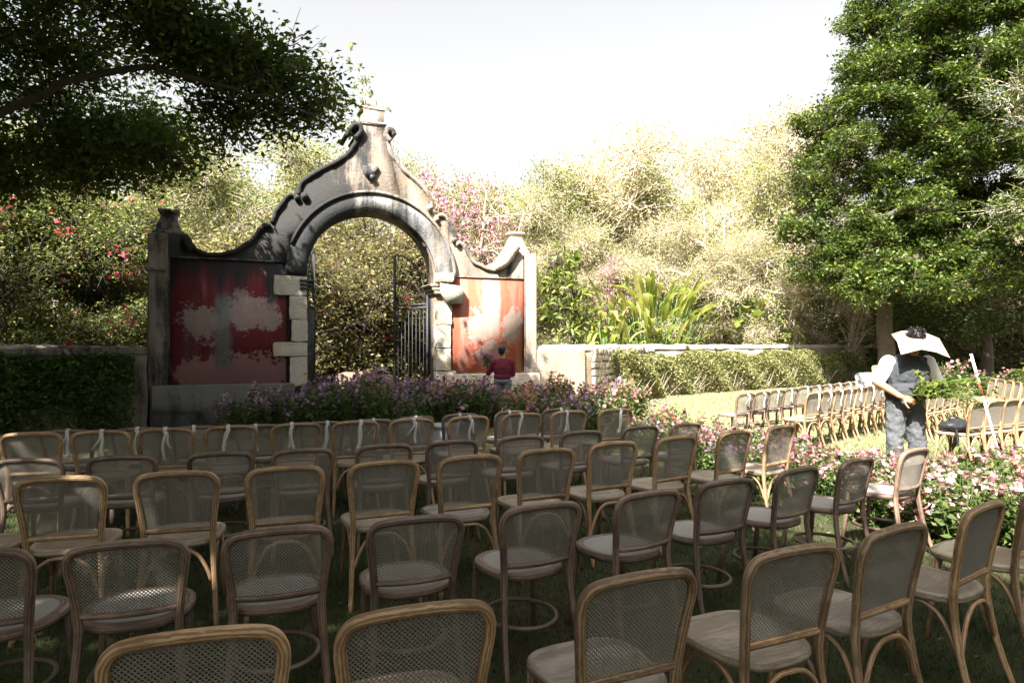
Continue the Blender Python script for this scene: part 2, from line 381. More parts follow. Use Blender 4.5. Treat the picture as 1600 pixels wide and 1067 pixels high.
def m_panel(name, ell, drips, red, pale, dark_top):
    """red lime wash peeling off pale plaster; ell = peeled patches (x, z, rx, rz), drips = streaks (x, w, z0, z1, colour)"""
    t = NT(name, .9, .1); v = t.co(); x, y, z = t.xyz(v)
    n1 = t.noise(3.0, v=v, detail=8, rough=.7); n2 = t.noise(14, v=v, detail=6, rough=.7); n3 = t.noise(1.2, v=t.map((2.5, 1, .35), v=v), detail=6, rough=.65)
    c = t.mix(n1, tuple(k * .6 for k in red), tuple(k * 1.5 for k in red)); c = t.mix(t.step(n3, .45, .7), c, (red[0] * 1.1, red[1] * 2.1 + .01, red[2] * 2.4 + .02))
    mask = None
    n0 = t.noise(1.1, v=v, detail=3)
    wob = t.math('ADD', t.math('ADD', t.math('MULTIPLY', t.math('SUBTRACT', n1, .5), 2.2), t.math('MULTIPLY', t.math('SUBTRACT', n0, .5), 1.4)), t.math('MULTIPLY', t.math('SUBTRACT', n2, .5), 1.3))
    for (ex, ez, rx, rz) in ell:
        dx = t.math('DIVIDE', t.math('SUBTRACT', x, ex), rx); dz = t.math('DIVIDE', t.math('SUBTRACT', z, ez), rz)
        d = t.math('SQRT', t.math('ADD', t.math('MULTIPLY', dx, dx), t.math('MULTIPLY', dz, dz)))
        k = t.math('SUBTRACT', 1.0, t.step(t.math('ADD', d, wob), .82, .98))
        mask = k if mask is None else t.math('MAXIMUM', mask, k)
    pc = t.mix(t.noise(5, v=v, detail=8, rough=.75), tuple(k * .45 for k in pale), tuple(k * 1.15 for k in pale)); pc = t.mix(t.math('SUBTRACT', 1.0, t.step(z, 1.2, 1.75)), pc, (pale[0] * .95, pale[1] * .68, pale[2] * .70))
    c = t.mix(mask, c, pc)
    for (sx, w, z0, z1, cc) in drips:
        a = t.math('ABSOLUTE', t.math('SUBTRACT', t.math('ADD', x, t.math('MULTIPLY', t.math('SUBTRACT', n1, .5), .25)), sx))
        k = t.math('MULTIPLY', t.math('SUBTRACT', 1.0, t.step(a, w * .4, w)), t.math('MULTIPLY', t.step(z, z0, z0 + .3), t.math('SUBTRACT', 1.0, t.step(z, z1 - .3, z1))))
        c = t.mix(t.math('MULTIPLY', k, .75), c, cc)
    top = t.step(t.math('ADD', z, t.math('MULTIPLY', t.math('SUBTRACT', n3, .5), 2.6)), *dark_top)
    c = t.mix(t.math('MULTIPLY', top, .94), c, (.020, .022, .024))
    t.color(c); t.bump(t.math('ADD', t.math('MULTIPLY', mask, -.6), n2), .5, .012); return t.m
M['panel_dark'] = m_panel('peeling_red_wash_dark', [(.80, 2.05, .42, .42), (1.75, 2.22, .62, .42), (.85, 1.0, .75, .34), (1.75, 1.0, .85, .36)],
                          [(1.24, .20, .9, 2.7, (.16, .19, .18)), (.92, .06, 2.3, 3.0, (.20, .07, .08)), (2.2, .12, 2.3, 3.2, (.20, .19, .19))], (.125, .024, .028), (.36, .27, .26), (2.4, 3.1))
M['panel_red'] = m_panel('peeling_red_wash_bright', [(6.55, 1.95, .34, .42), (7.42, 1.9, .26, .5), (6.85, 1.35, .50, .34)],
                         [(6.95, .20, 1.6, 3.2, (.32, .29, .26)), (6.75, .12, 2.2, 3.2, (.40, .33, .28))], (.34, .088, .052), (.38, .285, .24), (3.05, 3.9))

# ------------------------------------------------------------------ ground
def gz(x, y): return 0.0
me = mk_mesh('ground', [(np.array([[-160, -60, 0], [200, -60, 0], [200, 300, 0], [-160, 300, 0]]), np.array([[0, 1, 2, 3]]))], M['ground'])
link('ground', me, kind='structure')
def inpoly(P, poly):
    x, y = P[:, 0], P[:, 1]; r = np.zeros(len(P), bool); n = len(poly); j = n - 1
    for i in range(n):
        xi, yi = poly[i]; xj, yj = poly[j]
        r ^= ((yi > y) != (yj > y)) & (x < (xj - xi) * (y - yi) / (yj - yi + 1e-12) + xi); j = i
    return r
def scatter(poly, n, g=rng):
    p = np.array(poly); lo, hi = p.min(0), p.max(0); out = np.zeros((0, 2))
    while len(out) < n:
        q = g.uniform(lo, hi, (n * 2, 2)); out = np.vstack([out, q[inpoly(q, poly)]])
    return out[:n]
def blades(poly, n, h, w, g):
    p = scatter(poly, n, g); k = .55 + .45 * np.sin(p[:, 0] * 1.3 + np.sin(p[:, 1] * .9) * 2) * np.sin(p[:, 1] * 1.7)
    H = h * g.uniform(.4, 1.25, n) * (.75 + .35 * k); a = g.uniform(0, 6.283, n); l = g.uniform(.1, .9, n) * H
    B = np.stack([p[:, 0], p[:, 1], np.zeros(n)], -1); s = np.stack([np.cos(a), np.sin(a), np.zeros(n)], -1) * w
    b = g.uniform(0, 6.283, n); T = B + np.stack([np.cos(b) * l, np.sin(b) * l, H], -1)
    V = np.stack([B - s, B + s, T], 1).reshape(-1, 3)
    return V, np.arange(3 * n).reshape(n, 3), np.repeat(np.clip(g.normal(.45, .25, n), 0, 1), 3)
g1 = np.random.default_rng(11)
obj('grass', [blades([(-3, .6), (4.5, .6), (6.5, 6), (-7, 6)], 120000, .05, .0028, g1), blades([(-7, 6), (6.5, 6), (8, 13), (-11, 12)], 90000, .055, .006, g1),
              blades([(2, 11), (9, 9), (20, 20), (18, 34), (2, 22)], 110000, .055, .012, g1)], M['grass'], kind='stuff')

fp = scatter([(-6, 1.5), (4.5, 1.5), (6, 9), (-8, 9)], 520, g1)
obj('fallen_leaves', [leaves(np.column_stack([fp, g1.uniform(.03, .045, 520)]), .045, .5, .9, g1)], M['l_olive'], kind='stuff')
# ------------------------------------------------------------------ old gate
GR = math.atan2(.377, .926)
gate = empty('old_gate', (-6.85, 13.0, 0), GR)
tag(gate, 'weathered stone gateway with curved gable, red peeling panels and open arch', 'gateway')
def gw(u, v, z=0): return Vector((-6.85 + math.cos(GR) * u - math.sin(GR) * v, 13 + math.sin(GR) * u + math.cos(GR) * v, z))   # gate frame to world
L1 = [(.55, 3.62), (.69, 3.48), (.79, 3.40), (1.01, 3.34), (1.28, 3.38), (1.54, 3.49), (1.73, 3.64), (1.90, 3.86), (2.03, 4.02)]
L2 = [(2.14, 4.05), (2.23, 4.28), (2.36, 4.50), (2.50, 4.63), (2.60, 4.64)]
L3 = [(2.66, 4.66), (2.67, 4.80), (2.74, 4.92), (2.90, 5.07), (3.08, 5.19), (3.33, 5.35), (3.54, 5.49), (3.68, 5.63), (3.79, 5.80), (3.85, 5.95)]
R3 = [(4.52, 5.95), (4.55, 5.78), (4.66, 5.60), (4.87, 5.36), (5.05, 5.22), (5.23, 5.08), (5.40, 4.89), (5.48, 4.70), (5.49, 4.55)]
R2 = [(5.56, 4.40), (5.68, 4.45), (5.83, 4.39), (5.95, 4.18), (6.02, 3.98)]
R1 = [(6.10, 3.88), (6.23, 3.80), (6.31, 3.64), (6.48, 3.44), (6.72, 3.33), (6.92, 3.28), (7.16, 3.35), (7.33, 3.47), (7.44, 3.60)]
AC, AZ, AR = 4.20, 3.02, 1.37
ang = np.linspace(0, np.pi, 29)
arch = [(AC + AR * math.cos(a), AZ + AR * math.sin(a)) for a in ang]
sil = [tuple(p) for P in (L1, L2, L3) for p in smooth_path(P, 12)] + [(3.90, 6.10), (3.99, 6.25), (3.99, 6.57), (4.42, 6.57), (4.42, 6.28), (4.48, 6.10)] + [tuple(p) for P in (R3, R2, R1) for p in smooth_path(P, 12)]
body = [(0, 0), (0, 3.70), (.52, 3.70)] + sil + [(7.46, 3.70), (7.97, 3.70), (7.97, 0), (AC + AR, 0)] + arch + [(AC - AR, 0)]
obj('gate_wall', prism(body[::-1], 0, .62), M['lime'], gate)
# coping along the curves, proud of both faces
for P in (L1, L2, L3, R3, R2, R1):
    sp = smooth_path(P, 20); BV, BF_ = band(smooth_path(P, 44), .045, .035, -.045, .665); obj('coping', (BV + .014 * np.stack([vnoise(BV * 11, 1), vnoise(BV * 9 + 3, 2), vnoise(BV * 12 + 5, 3)], -1), BF_), M['coping'], gate)
# scrolls where the curves end
for (u, z, r) in ((2.07, 3.98, .055), (2.63, 4.58, .06), (2.78, 4.62, .08), (5.44, 4.58, .075), (5.58, 4.33, .06), (6.08, 3.82, .055), (5.99, 3.90, .06)):
    obj('scroll', [cyl_y(u, z, r, -.065, .68, 18), cyl_y(u, z, r * .45, -.085, -.06, 12)], M['coping'], gate)
for P in ([(3.80, 5.92), (3.93, 6.08), (3.90, 6.20), (3.78, 6.20), (3.66, 6.05), (3.62, 5.95)], [(4.56, 5.94), (4.46, 6.06), (4.50, 6.18), (4.60, 6.17), (4.64, 6.08)]):
    obj('scroll', band(smooth_path(P, 18), .045, .045, -.09, .70), M['coping'], gate)
# buttress scroll leaning against each end post
obj('scroll', band(smooth_path([(.52, 3.66), (.60, 3.62), (.66, 3.50), (.72, 3.44)], 12), .09, .06, -.10, .45), M['coping'], gate)
obj('scroll', band(smooth_path([(6.98, 3.27), (7.18, 3.36), (7.34, 3.52), (7.44, 3.68), (7.56, 3.80)], 14), .02, .17, -.12, .50), M['lime_clean'], gate)
# arch ring and impost
ro = .42
ring = [(AC + AR * math.cos(a), AZ + AR * math.sin(a)) for a in np.linspace(-.02, np.pi + .02, 40)]
obj('arch_ring', band(ring, ro, 0.0, -.09, -.003), M['ring'], gate)
obj('arch_fillet', band([(AC + (AR + ro) * math.cos(a), AZ + (AR + ro) * math.sin(a)) for a in np.linspace(.02, np.pi - .35, 36)], .03, .03, -.13, -.004), M['coping'], gate)
for k, z in enumerate((2.72, 2.80, 2.88)):
    obj('impost_band', box((AC + AR + .04 - .02 * k, .29, z), (.20 + .05 * k, .78, .055), 0, .012), M['quoin'], gate)
    obj('impost_band', box((AC - AR - .04 + .02 * k, .29, z), (.20 + .05 * k, .78, .055), 0, .012), M['ring'], gate)
obj('carved_boss', rough_block((5.74, -.10, 3.05), (.40, .24, .20), 5, 6, .022, .12), M['quoin'], gate, True)
# stone blocks of the jambs
for i, (u0, u1, z0, z1) in enumerate([(2.19, 2.84, 2.58, 2.98), (2.49, 2.835, 2.09, 2.565), (2.53, 2.835, 1.635, 2.08), (2.17, 2.84, 1.34, 1.625), (2.49, 2.835, .72, 1.33)]):
    obj('stone_block', rough_block(((u0 + u1) / 2, .02, (z0 + z1) / 2), (u1 - u0, .20, z1 - z0), i, 5, .014, .05), M['quoin'], gate)
for i, (u0, u1, z0, z1) in enumerate([(5.555, 5.93, 2.02, 2.46), (5.56, 5.90, 1.50, 2.01), (5.555, 5.90, 1.00, 1.49), (5.555, 6.02, .5, .99)]):
    obj('stone_block', rough_block(((u0 + u1) / 2, .02, (z0 + z1) / 2), (u1 - u0, .20, z1 - z0), i + 9, 5, .014, .05), M['quoin'], gate)
obj('capital_block', prism([(5.62, 2.92), (6.16, 2.86), (6.14, 2.49), (5.80, 2.47), (5.66, 2.70)], -.20, .02), M['quoin'], gate)
# red panels, a coat of plaster on the wall
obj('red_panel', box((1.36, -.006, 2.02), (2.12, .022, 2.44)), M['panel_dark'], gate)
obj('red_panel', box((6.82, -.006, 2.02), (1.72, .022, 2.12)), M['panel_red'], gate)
obj('panel_border', [box((1.36, -.02, 3.255), (2.16, .04, .03)), box((.285, -.02, 2.02), (.03, .04, 2.5))], M['lime_black'], gate)
obj('panel_border', [box((6.82, -.02, 3.095), (1.78, .04, .03)), box((7.70, -.02, 2.02), (.03, .04, 2.15))], M['lime'], gate)
# end posts, plinths
obj('end_post', [box((.10, .27, 1.85), (.34, .78, 3.68), 0, .02), box((.07, .27, 3.02), (.36, .84, .10), 0, .02)], M['lime_black'], gate)
obj('end_post', [box((7.83, .27, 1.85), (.30, .74, 3.66), 0, .02)], M['lime_clean'], gate)
obj('plinth', [box((1.28, .20, .40), (2.58, 1.0, .80), 0, .03)], M['plinth'], gate)
obj('plinth', [box((6.86, .20, .46), (2.28, .96, .92), 0, .03)], M['lime_clean'], gate)
# finials: square urn shapes
def urn(u, z0, s, mat):
    prof = [(.34, 0), (.34, .10), (.28, .12), (.275, .18), (.24, .26), (.20, .34), (.18, .41), (.19, .46), (.235, .50), (.24, .56)]
    V, F = lathe([(r * s * 1.18, z * s) for r, z in prof], 4); R = np.array([[math.cos(.785), -math.sin(.785), 0], [math.sin(.785), math.cos(.785), 0], [0, 0, 1]])
    V = V @ R.T + np.array([u, .31, z0]); o = obj('finial', (V, F), mat, gate)
    bv = o.modifiers.new('b', 'BEVEL'); bv.width = .03; bv.segments = 2; return o
urn(.26, 3.68, .95, M['lime_black']); urn(7.60, 3.68, .95, M['lime_clean'])
o = obj('top_finial', [box((4.205, .31, 6.62), (.50, .62, .07), 0, .015), box((4.16, .31, 6.755), (.26, .40, .21), 0, .03), box((4.26, .31, 6.74), (.09, .34, .16), 0, .02), box((4.205, .31, 6.30), (.56, .70, .06), 0, .02)], M['lime_clean'], gate)
obj('niche_stone', prism([(3.93, 5.36), (4.30, 5.37), (4.20, 5.18), (4.08, 5.10), (4.0, 5.2)], -.07, .01), M['ring'], gate)
obj('niche_shade_disc', [cyl_y(4.17, 5.13, .065, -.085, -.06, 14)], M['iron'], gate)  # solid dark disc, its colour stands for the shade inside a hole

# iron gate leaves
def iron_leaf(hinge, ang_dir, width, label, side):
    r = empty('iron_gate', hinge, ang_dir); tag(r, label, 'iron gate')
    obj('hinge_post', [box((0, 0, 1.45), (.05, .05, 2.5))], M['iron'], r)
    obj('free_stile', [box((width, 0, 1.95), (.055, .05, 3.5))], M['iron'], r)
    for z in (.30, .38, 2.42, 2.5): obj('rail', box((width / 2, 0, z), (width, .036, .036)), M['iron'], r)
    k = 9
    for i in range(1, k): obj('bar', tube([(width * i / k, 0, .2), (width * i / k, 0, 2.42)], .009, 6), M['iron'], r)
    for i in range(1, 10):                       # sunburst of bars in the quarter circle above the rail
        a = rad(90) * i / 10; x0 = width; p0 = (x0 - .10 * math.sin(a), 0, 2.55 + .10 * math.cos(a)); R_ = 1.12
        obj('sunburst_bar', tube([p0, (x0 - R_ * math.sin(a), 0, 2.55 + R_ * math.cos(a) * 1.05)], .008, 6), M['iron'], r)
    obj('hub', tube([(width - .02, 0, 2.6), (width - .09, 0, 2.6), (width - .09, 0, 2.54), (width - .02, 0, 2.54)], .016, 6), M['iron'], r)
    obj('arched_rail', tube([(width - 1.16 * math.sin(a), 0, 2.55 + 1.16 * math.cos(a)) for a in np.linspace(0, rad(90), 14)], .018, 6), M['iron'], r)
    obj('scrollwork', [tube([(width * .5 + .14 * math.cos(a) * math.exp(-a * .12), 0, 2.9 + .14 * math.sin(a) * math.exp(-a * .12)) for a in np.linspace(0, 9, 30)], .009, 5)], M['iron'], r)
    obj('lower_scroll', [tube([(width * t + .05 * math.cos(a), 0, .22 + .07 * math.sin(a)) for a in np.linspace(0, 5, 14)], .009, 5) for t in (.1, .3, .5, .7, .9)], M['iron'], r)
    return r
iron_leaf(gw(5.52, .50), GR + rad(180 - 66), 1.24, 'right leaf of black iron gate standing open with sunburst top', 1)
iron_leaf(gw(2.88, .50), GR + rad(77), 1.24, 'left leaf of black iron gate seen edge on beside dark jamb', -1)

# ------------------------------------------------------------------ boundary walls
def wall_run(name, pts, h, th, mat, topmat, label, cat, n_per=3, seed=0):
    P = np.asarray(pts, float); segs = []
    for a, b in zip(P[:-1], P[1:]):
        m = max(2, int(np.linalg.norm(b - a) * n_per))
        for t in np.linspace(0, 1, m, endpoint=False): segs.append(a + (b - a) * t)
    segs.append(P[-1]); S = np.array(segs); T = np.gradient(S, axis=0); T /= np.linalg.norm(T, axis=1)[:, None]; N = np.stack([-T[:, 1], T[:, 0]], -1)
    nz = 6; rows = []
    def ringpts(off, z): return np.stack([S[:, 0] + N[:, 0] * off, S[:, 1] + N[:, 1] * off, np.full(len(S), z)], -1)
    for z in np.linspace(0, h - .02, nz): rows.append(ringpts(-th / 2, z))
    for z in np.linspace(h - .02, 0, nz): rows.append(ringpts(th / 2, z))
    V = np.stack(rows, 1); m, k = V.shape[:2]; V = V.reshape(-1, 3); q = V * 3
    V = V + .03 * np.stack([vnoise(q, seed), vnoise(q + 3, seed + 1), vnoise(q + 7, seed + 2)], -1)
    idx = np.arange(m * k).reshape(m, k); F = np.stack([idx[:-1, :-1], idx[1:, :-1], idx[1:, 1:], idx[:-1, 1:]], -1).reshape(-1, 4)
    r = empty(name, (0, 0, 0)); tag(r, label, cat)
    obj('wall_core', (V, F), mat, r)
    rows = []
    for off, z in ((-th / 2 - .03, h - .10), (-th / 2 - .04, h), (-th / 4, h + .05), (th / 4, h + .05), (th / 2 + .04, h), (th / 2 + .03, h - .10)): rows.append(ringpts(off, z))
    V = np.stack(rows, 1); m, k = V.shape[:2]; V = V.reshape(-1, 3); q = V * 2.3 + 4
    V = V + .035 * np.stack([vnoise(q, seed), vnoise(q + 3, seed + 1), vnoise(q + 7, seed + 2)], -1)
    idx = np.arange(m * k).reshape(m, k); F = np.stack([idx[:-1, :-1], idx[1:, :-1], idx[1:, 1:], idx[:-1, 1:]], -1).reshape(-1, 4)
    obj('wall_cap', (V, [F, idx[0][None, :], idx[-1][::-1][None, :]]), topmat, r)
    return r, S, T, N
wl = wall_run('boundary_wall', [(-14.5, 9.95), (-6.95, 13.05)], 1.50, .5, M['lime_black'], M['lime_black'], 'low old garden wall in deep shade left of the gateway', 'wall', 3, 2)
wr, S, T, N = wall_run('boundary_wall', [(.30, 16.15), (1.75, 17.1), (4.0, 21.8), (14.5, 29), (30, 40)], 1.52, .5, M['mortar'], M['walltop'], 'long pale rubble garden wall running right from the gateway', 'wall', 3, 5)
# rubble stones bedded in the sunny face, proud of the mortar, where the wall is seen
base_st = [mk_mesh('stone', [rough_block((0, 0, 0), (1, 1, 1), 20 + i, 4, .07, .16)], M['rubble'], True) for i in range(5)]
g2 = np.random.default_rng(5); nst = 0
Ls = np.concatenate([[0], np.cumsum(np.linalg.norm(np.diff(S, axis=0), axis=1))])
for row in range(8):
    z = .14 + row * .18; s = 1.72 + g2.uniform(0, .2)
    while s < 7.4 and nst < 200:
        w = g2.uniform(.16, .40); i = np.searchsorted(Ls, s + w / 2); i = min(i, len(S) - 1)
        p = S[i] - (Ls[i] - s - w / 2) * T[i]
        o = link('stone', base_st[g2.integers(5)], wr); o.location = (p[0] + -N[i][0] * .245, p[1] - N[i][1] * .245, z + g2.uniform(-.03, .03))
        o.scale = (w * .92, .16, g2.uniform(.12, .19)); o.rotation_euler = (0, g2.uniform(-.15, .15), math.atan2(T[i][1], T[i][0])); s += w; nst += 1
pf = obj('plaster_face', rough_block((0, 0, 0), (1.55, .10, 1.44), 7, 8, .012, .03), M['lime_clean'], wr)
pa = math.atan2(.95, 1.45); pf.rotation_euler = (0, 0, pa); pf.location = (.30 + math.cos(pa) * .80 + math.sin(pa) * .27, 16.15 + math.sin(pa) * .80 - math.cos(pa) * .27, .74)

# ------------------------------------------------------------------ chairs
def back_path(top, seat):
    s = (top - .016 - .44) / (.868 - .44)
    h = [(-.212, -.31, .0), (-.194, -.245, .20), (-.180, -.208, .40), (-.178, -.205, .50), (-.186, -.216, .60), (-.198, -.232, .70), (-.2065, -.247, .775),
         (-.201, -.255, .818), (-.176, -.262, .850), (-.13, -.266, .862), (-.06, -.268, .867), (0, -.268, .868)]
    h = [(x, y, z if z <= .44 else .44 + (z - .44) * s) for x, y, z in h]
    return smooth_path(h + [(-x, y, z) for x, y, z in h[::-1][1:]], 84)
def holed(inside, to3d, p=.0144, hole=.0039, th=.0026, ext=.26):
    """woven cane: a lattice of diamonds, each with an eight-sided hole, front, back and hole walls"""
    n = int(ext / p * 2) + 2; c = []
    for i in range(-n, n):
        for j in range(-n, n):
            c.append(((i + j) * p / 2, (i - j) * p / 2))
    c = np.array(c); c = c[inside(c)]
    o = []; q = p / 2; outer = [(q, 0), (q / 2, q / 2), (0, q), (-q / 2, q / 2), (-q, 0), (-q / 2, -q / 2), (0, -q), (q / 2, -q / 2)]
    a = np.arange(8) * np.pi / 4; inner = np.stack([np.cos(a), np.sin(a)], -1) * hole
    loc = np.vstack([outer, inner]); P = (c[:, None, :] + loc[None]).reshape(-1, 2)
    A, B = to3d(P, -th / 2), to3d(P, th / 2); k = len(P); b = (np.arange(len(c)) * 16)[:, None, None]
    i = np.arange(8); j = (i + 1) % 8
    fr = np.stack([i, j, j + 8, i + 8], -1)[None] + b; bk = fr[:, :, ::-1] + k
    wl_ = np.stack([i + 8, j + 8, j + 8 + k, i + 8 + k], -1)[None] + b
    return np.vstack([A, B]), np.concatenate([fr.reshape(-1, 4), bk.reshape(-1, 4), wl_.reshape(-1, 4)])
def seat_outline(fw, rw, y0, y1, n=48, e=3.2):
    a = np.linspace(0, 2 * np.pi, n, endpoint=False); c, s = np.cos(a), np.sin(a)
    x = np.sign(c) * np.abs(c) ** (2 / e); y = np.sign(s) * np.abs(s) ** (2 / e)
    return np.stack([x * (rw + (fw - rw) * (y + 1) / 2), y0 + (y1 - y0) * (y + 1) / 2], -1)
def slab(outline, layers):
    """stack of (scale about the centre, z): rings joined, closed below and above"""
    c = outline.mean(0); V = []; n = len(outline)
    for s, z in layers: V.append(np.column_stack([c + (outline - c) * s, np.full(n, z)]))
    idx = np.arange(n * len(layers)).reshape(len(layers), n); nx = np.roll(idx, -1, 1)
    return np.vstack(V), [np.stack([idx[:-1], nx[:-1], nx[1:], idx[1:]], -1).reshape(-1, 4), idx[0][::-1][None], idx[-1][None]]
def make_chair(kind):
    A = kind == 'A'; top = .88 if A else .82; zr = .535 if A else .522; wood = M['ash'] if A else M['brown']
    r = empty('wooden_seat_chair' if A else 'cane_seat_chair')
    bp = back_path(top, .47); i = np.argmin(np.abs(bp[:42, 2] - .2))
    rr = np.where(bp[:, 2] < .45, .0135 + .0045 * bp[:, 2] / .45, .018)
    rod('back_frame', bp, rr, 10, wood, r)
    zs = bp[4:42]; hwf = lambda z: np.interp(z, zs[:, 2], -zs[:, 0]); yf = lambda z: np.interp(z, zs[:, 2], zs[:, 1])
    bow = .0 if A else .034
    poly = np.vstack([[(-hwf(zr), zr)], bp[(bp[:, 2] > zr)][:, [0, 2]], [(hwf(zr), zr)]])
    zc = (zr + top) / 2
    def to3(P, off):
        z = P[:, 1] + zc; x = P[:, 0]; k = np.clip(1 - (x / np.maximum(hwf(z), .1)) ** 2, 0, 1) * np.clip((top - z) / .12, 0, 1) * .999
        return np.stack([x, yf(z) - bow * k + off + .002, z], -1)
    obj('cane_panel', holed(lambda c: inpoly(c + np.array([0, zc]), [tuple(q) for q in poly]), to3), M['cane'], r)
    xs = np.linspace(-hwf(zr), hwf(zr), 15)
    rod('back_rail', np.stack([xs, yf(zr) - bow * (1 - (xs / hwf(zr)) ** 2), np.full(15, zr)], -1), .0135 if A else .0125, 8, wood, r, 1.15)
    for s in (-1, 1):
        rod('front_leg', [(s * .168, .15, .45), (s * .175, .165, .25), (s * .192, .195, 0)], [.019, .0165, .0125], 8, wood, r)
    if A:
        out = seat_outline(.222, .192, -.232, .215)
        obj('seat', slab(out, [(.93, .437), (.985, .442), (1, .452), (1, .466), (.985, .474), (.90, .476), (.875, .470), (.80, .4695), (.4, .466)]), M['ash_seat'], r, False)
        def arch_(p, q, h0=.24, h1=.437):
            p, q = np.array(p), np.array(q); pts = []
            for t, z in ((0, h0), (.06, h0 + .07), (.18, h1 - .05), (.34, h1 - .012), (.5, h1 - .008), (.66, h1 - .012), (.82, h1 - .05), (.94, h0 + .07), (1, h0)):
                pts.append((*(p + (q - p) * (.04 + .92 * t)), z))
            return smooth_path(pts, 22)
        fl, fr_, rl, rr_ = (-.175, .165), (.175, .165), (-.19, -.235), (.19, -.235)
        for p, q in ((fl, fr_), (rl, rr_), (fl, rl), (fr_, rr_)): rod('brace', arch_(p, q), .0105, 7, wood, r)
    else:
        out = seat_outline(.218, .205, -.222, .215, e=2.5); n = len(out); c = out.mean(0); V = []
        prof = [(1, .440), (1.015, .455), (1, .470), (.96, .476), (.83, .474), (.79, .468), (.79, .44)]
        for s, z in prof: V.append(np.column_stack([c + (out - c) * s, np.full(n, z)]))
        k = len(prof); idx = np.arange(n * k).reshape(k, n); nx = np.roll(idx, -1, 1)
        F = np.stack([idx, nx, np.roll(nx, -1, 0), np.roll(idx, -1, 0)], -1).reshape(-1, 4)
        so = obj('seat', (np.vstack(V), F), wood, r, True); aa = np.linspace(0, 1.35, n)
        ga = so.data.attributes.new('grain', 'FLOAT_VECTOR', 'POINT'); ga.data.foreach_set('vector', np.stack([np.repeat([p[0] * .2 for p in prof], n), np.repeat([p[1] for p in prof], n), np.tile(aa, k)], -1).astype(np.float32).ravel())
        inn = [tuple(q) for q in (c + (out - c) * .83 - c)]
        def ts(P, off):
            d = np.hypot(P[:, 0], P[:, 1]); return np.stack([P[:, 0] + c[0], P[:, 1] + c[1], .4725 + off + .010 * np.clip(1 - (d / .18) ** 2, 0, 1)], -1)
        obj('seat_cane', holed(lambda q: inpoly(q, inn), ts, .0125, .0021, .0026), M['cane_seat'], so)
        a = np.linspace(0, 2 * np.pi, 40, endpoint=False)
        rod('ring_stretcher', np.stack([.178 * np.cos(a), -.025 + .20 * np.sin(a), np.full(40, .205)], -1), .0115, 7, wood, r, 1.0, True)
    return r
PROTO = {'A': make_chair('A'), 'B': make_chair('B')}; used = {'A': False, 'B': False}
g3 = np.random.default_rng(21)
def face_angle(fx, fy): return math.atan2(fy, fx) - math.pi / 2
def place_chair(kind, x, y, ang, label, group, top_ref=True):
    if top_ref:   # x, y is the top rail; the seat centre lies in front of it
        x -= -.268 * -math.sin(ang) ; y -= -.268 * math.cos(ang)
    o = PROTO[kind] if not used[kind] else copy_tree(PROTO[kind]); 
    if not used[kind]: KIDS[o.name] = list(o.children); used[kind] = True
    o.location = (x, y, 0); o.rotation_euler = (0, 0, ang); tag(o, label, 'chair', group); return o
ORD = ['first', 'second', 'third', 'fourth', 'fifth', 'sixth', 'seventh', 'eighth', 'ninth', 'tenth', 'eleventh', 'twelfth', 'thirteenth', 'fourteenth', 'fifteenth', 'sixteenth', 'seventeenth', 'eighteenth', 'nineteenth', 'twentieth', 'twenty first', 'twenty second', 'twenty third', 'twenty fourth', 'twenty fifth', 'twenty sixth']
ROWS = {
 1: ([-.78, -.25, .40, .99, 1.50, 2.10, 2.66], [1.68, 1.84, 2.11, 2.37, 2.65, 3.02, 3.42]),
 2: ([-2.03, -1.50, -.97, -.42, .15, .72, 1.22, 1.78, 2.33, 2.97], [2.55, 2.65, 2.84, 3.02, 3.27, 3.54, 3.86, 4.24, 4.60, 5.0]),
 3: ([-2.95, -2.41, -1.86, -1.31, -.77, -.26, .24, .74, 1.27, 1.83, 2.35], [3.52, 3.64, 3.79, 3.95, 4.12, 4.31, 4.61, 4.96, 5.25, 5.57, 5.93]),
 4: ([-3.80, -3.24, -2.68, -2.07, -1.53, -.97, -.47, .08, .62, 1.21, 1.70], [4.45, 4.57, 4.69, 4.85, 4.98, 5.20, 5.42, 5.71, 6.05, 6.40, 6.62]),
 5: ([-3.85, -3.37, -2.92, -2.44, -1.93, -1.44, -.95, -.42, .11, .61, 1.14], [5.46, 5.58, 5.75, 5.94, 6.12, 6.30, 6.48, 6.70, 7.00, 7.26, 7.45]),
 6: ([-3.98, -3.43, -2.95, -2.40, -1.87, -1.43, -1.02, -.56, .0, .54], [6.10, 6.26, 6.40, 6.48, 6.72, 6.95, 7.25, 7.55, 7.85, 8.10])}
RNAME = {1: ('nearest row', 'A'), 2: ('second row', 'B'), 3: ('third row', 'A'), 4: ('fourth row', 'B'), 5: ('fifth row', 'A'), 6: ('sixth row', 'B')}
RIB = []
for rn, (xs, ys) in ROWS.items():
    nm, kd = RNAME[rn]; what = 'plain wooden seat chair' if kd == 'A' else 'brown cane seat chair'
    xs, ys = np.array(xs), np.array(ys); cf = np.polyfit(xs, ys, 2)
    for i, (x, y) in enumerate(zip(xs, ys)):
        y = .65 * y + .35 * np.polyval(cf, x); k = 2 * cf[0] * x + cf[1]; ang = math.atan(k) + g3.uniform(-.05, .05)
        place_chair(kd, x, y, ang, f'{what}, {ORD[i]} from the left in the {nm}', f'chairs facing the gateway, {nm}')
        if rn >= 5 and not (rn == 5 and i == 0): RIB.append((kd, x, y, ang, f'{ORD[i]} chair from the left in the {nm}'))
def row(kind, pts, face, nm, what, grp, ribbon=True):
    ang = face_angle(*face)
    for i, (x, y) in enumerate(pts):
        a = ang + g3.uniform(-.04, .04); place_chair(kind, x, y, a, f'{what}, {ORD[i]} from left {nm}', grp)
        if ribbon: RIB.append((kind, x, y, a, f'{ORD[i]} chair from left {nm}'))
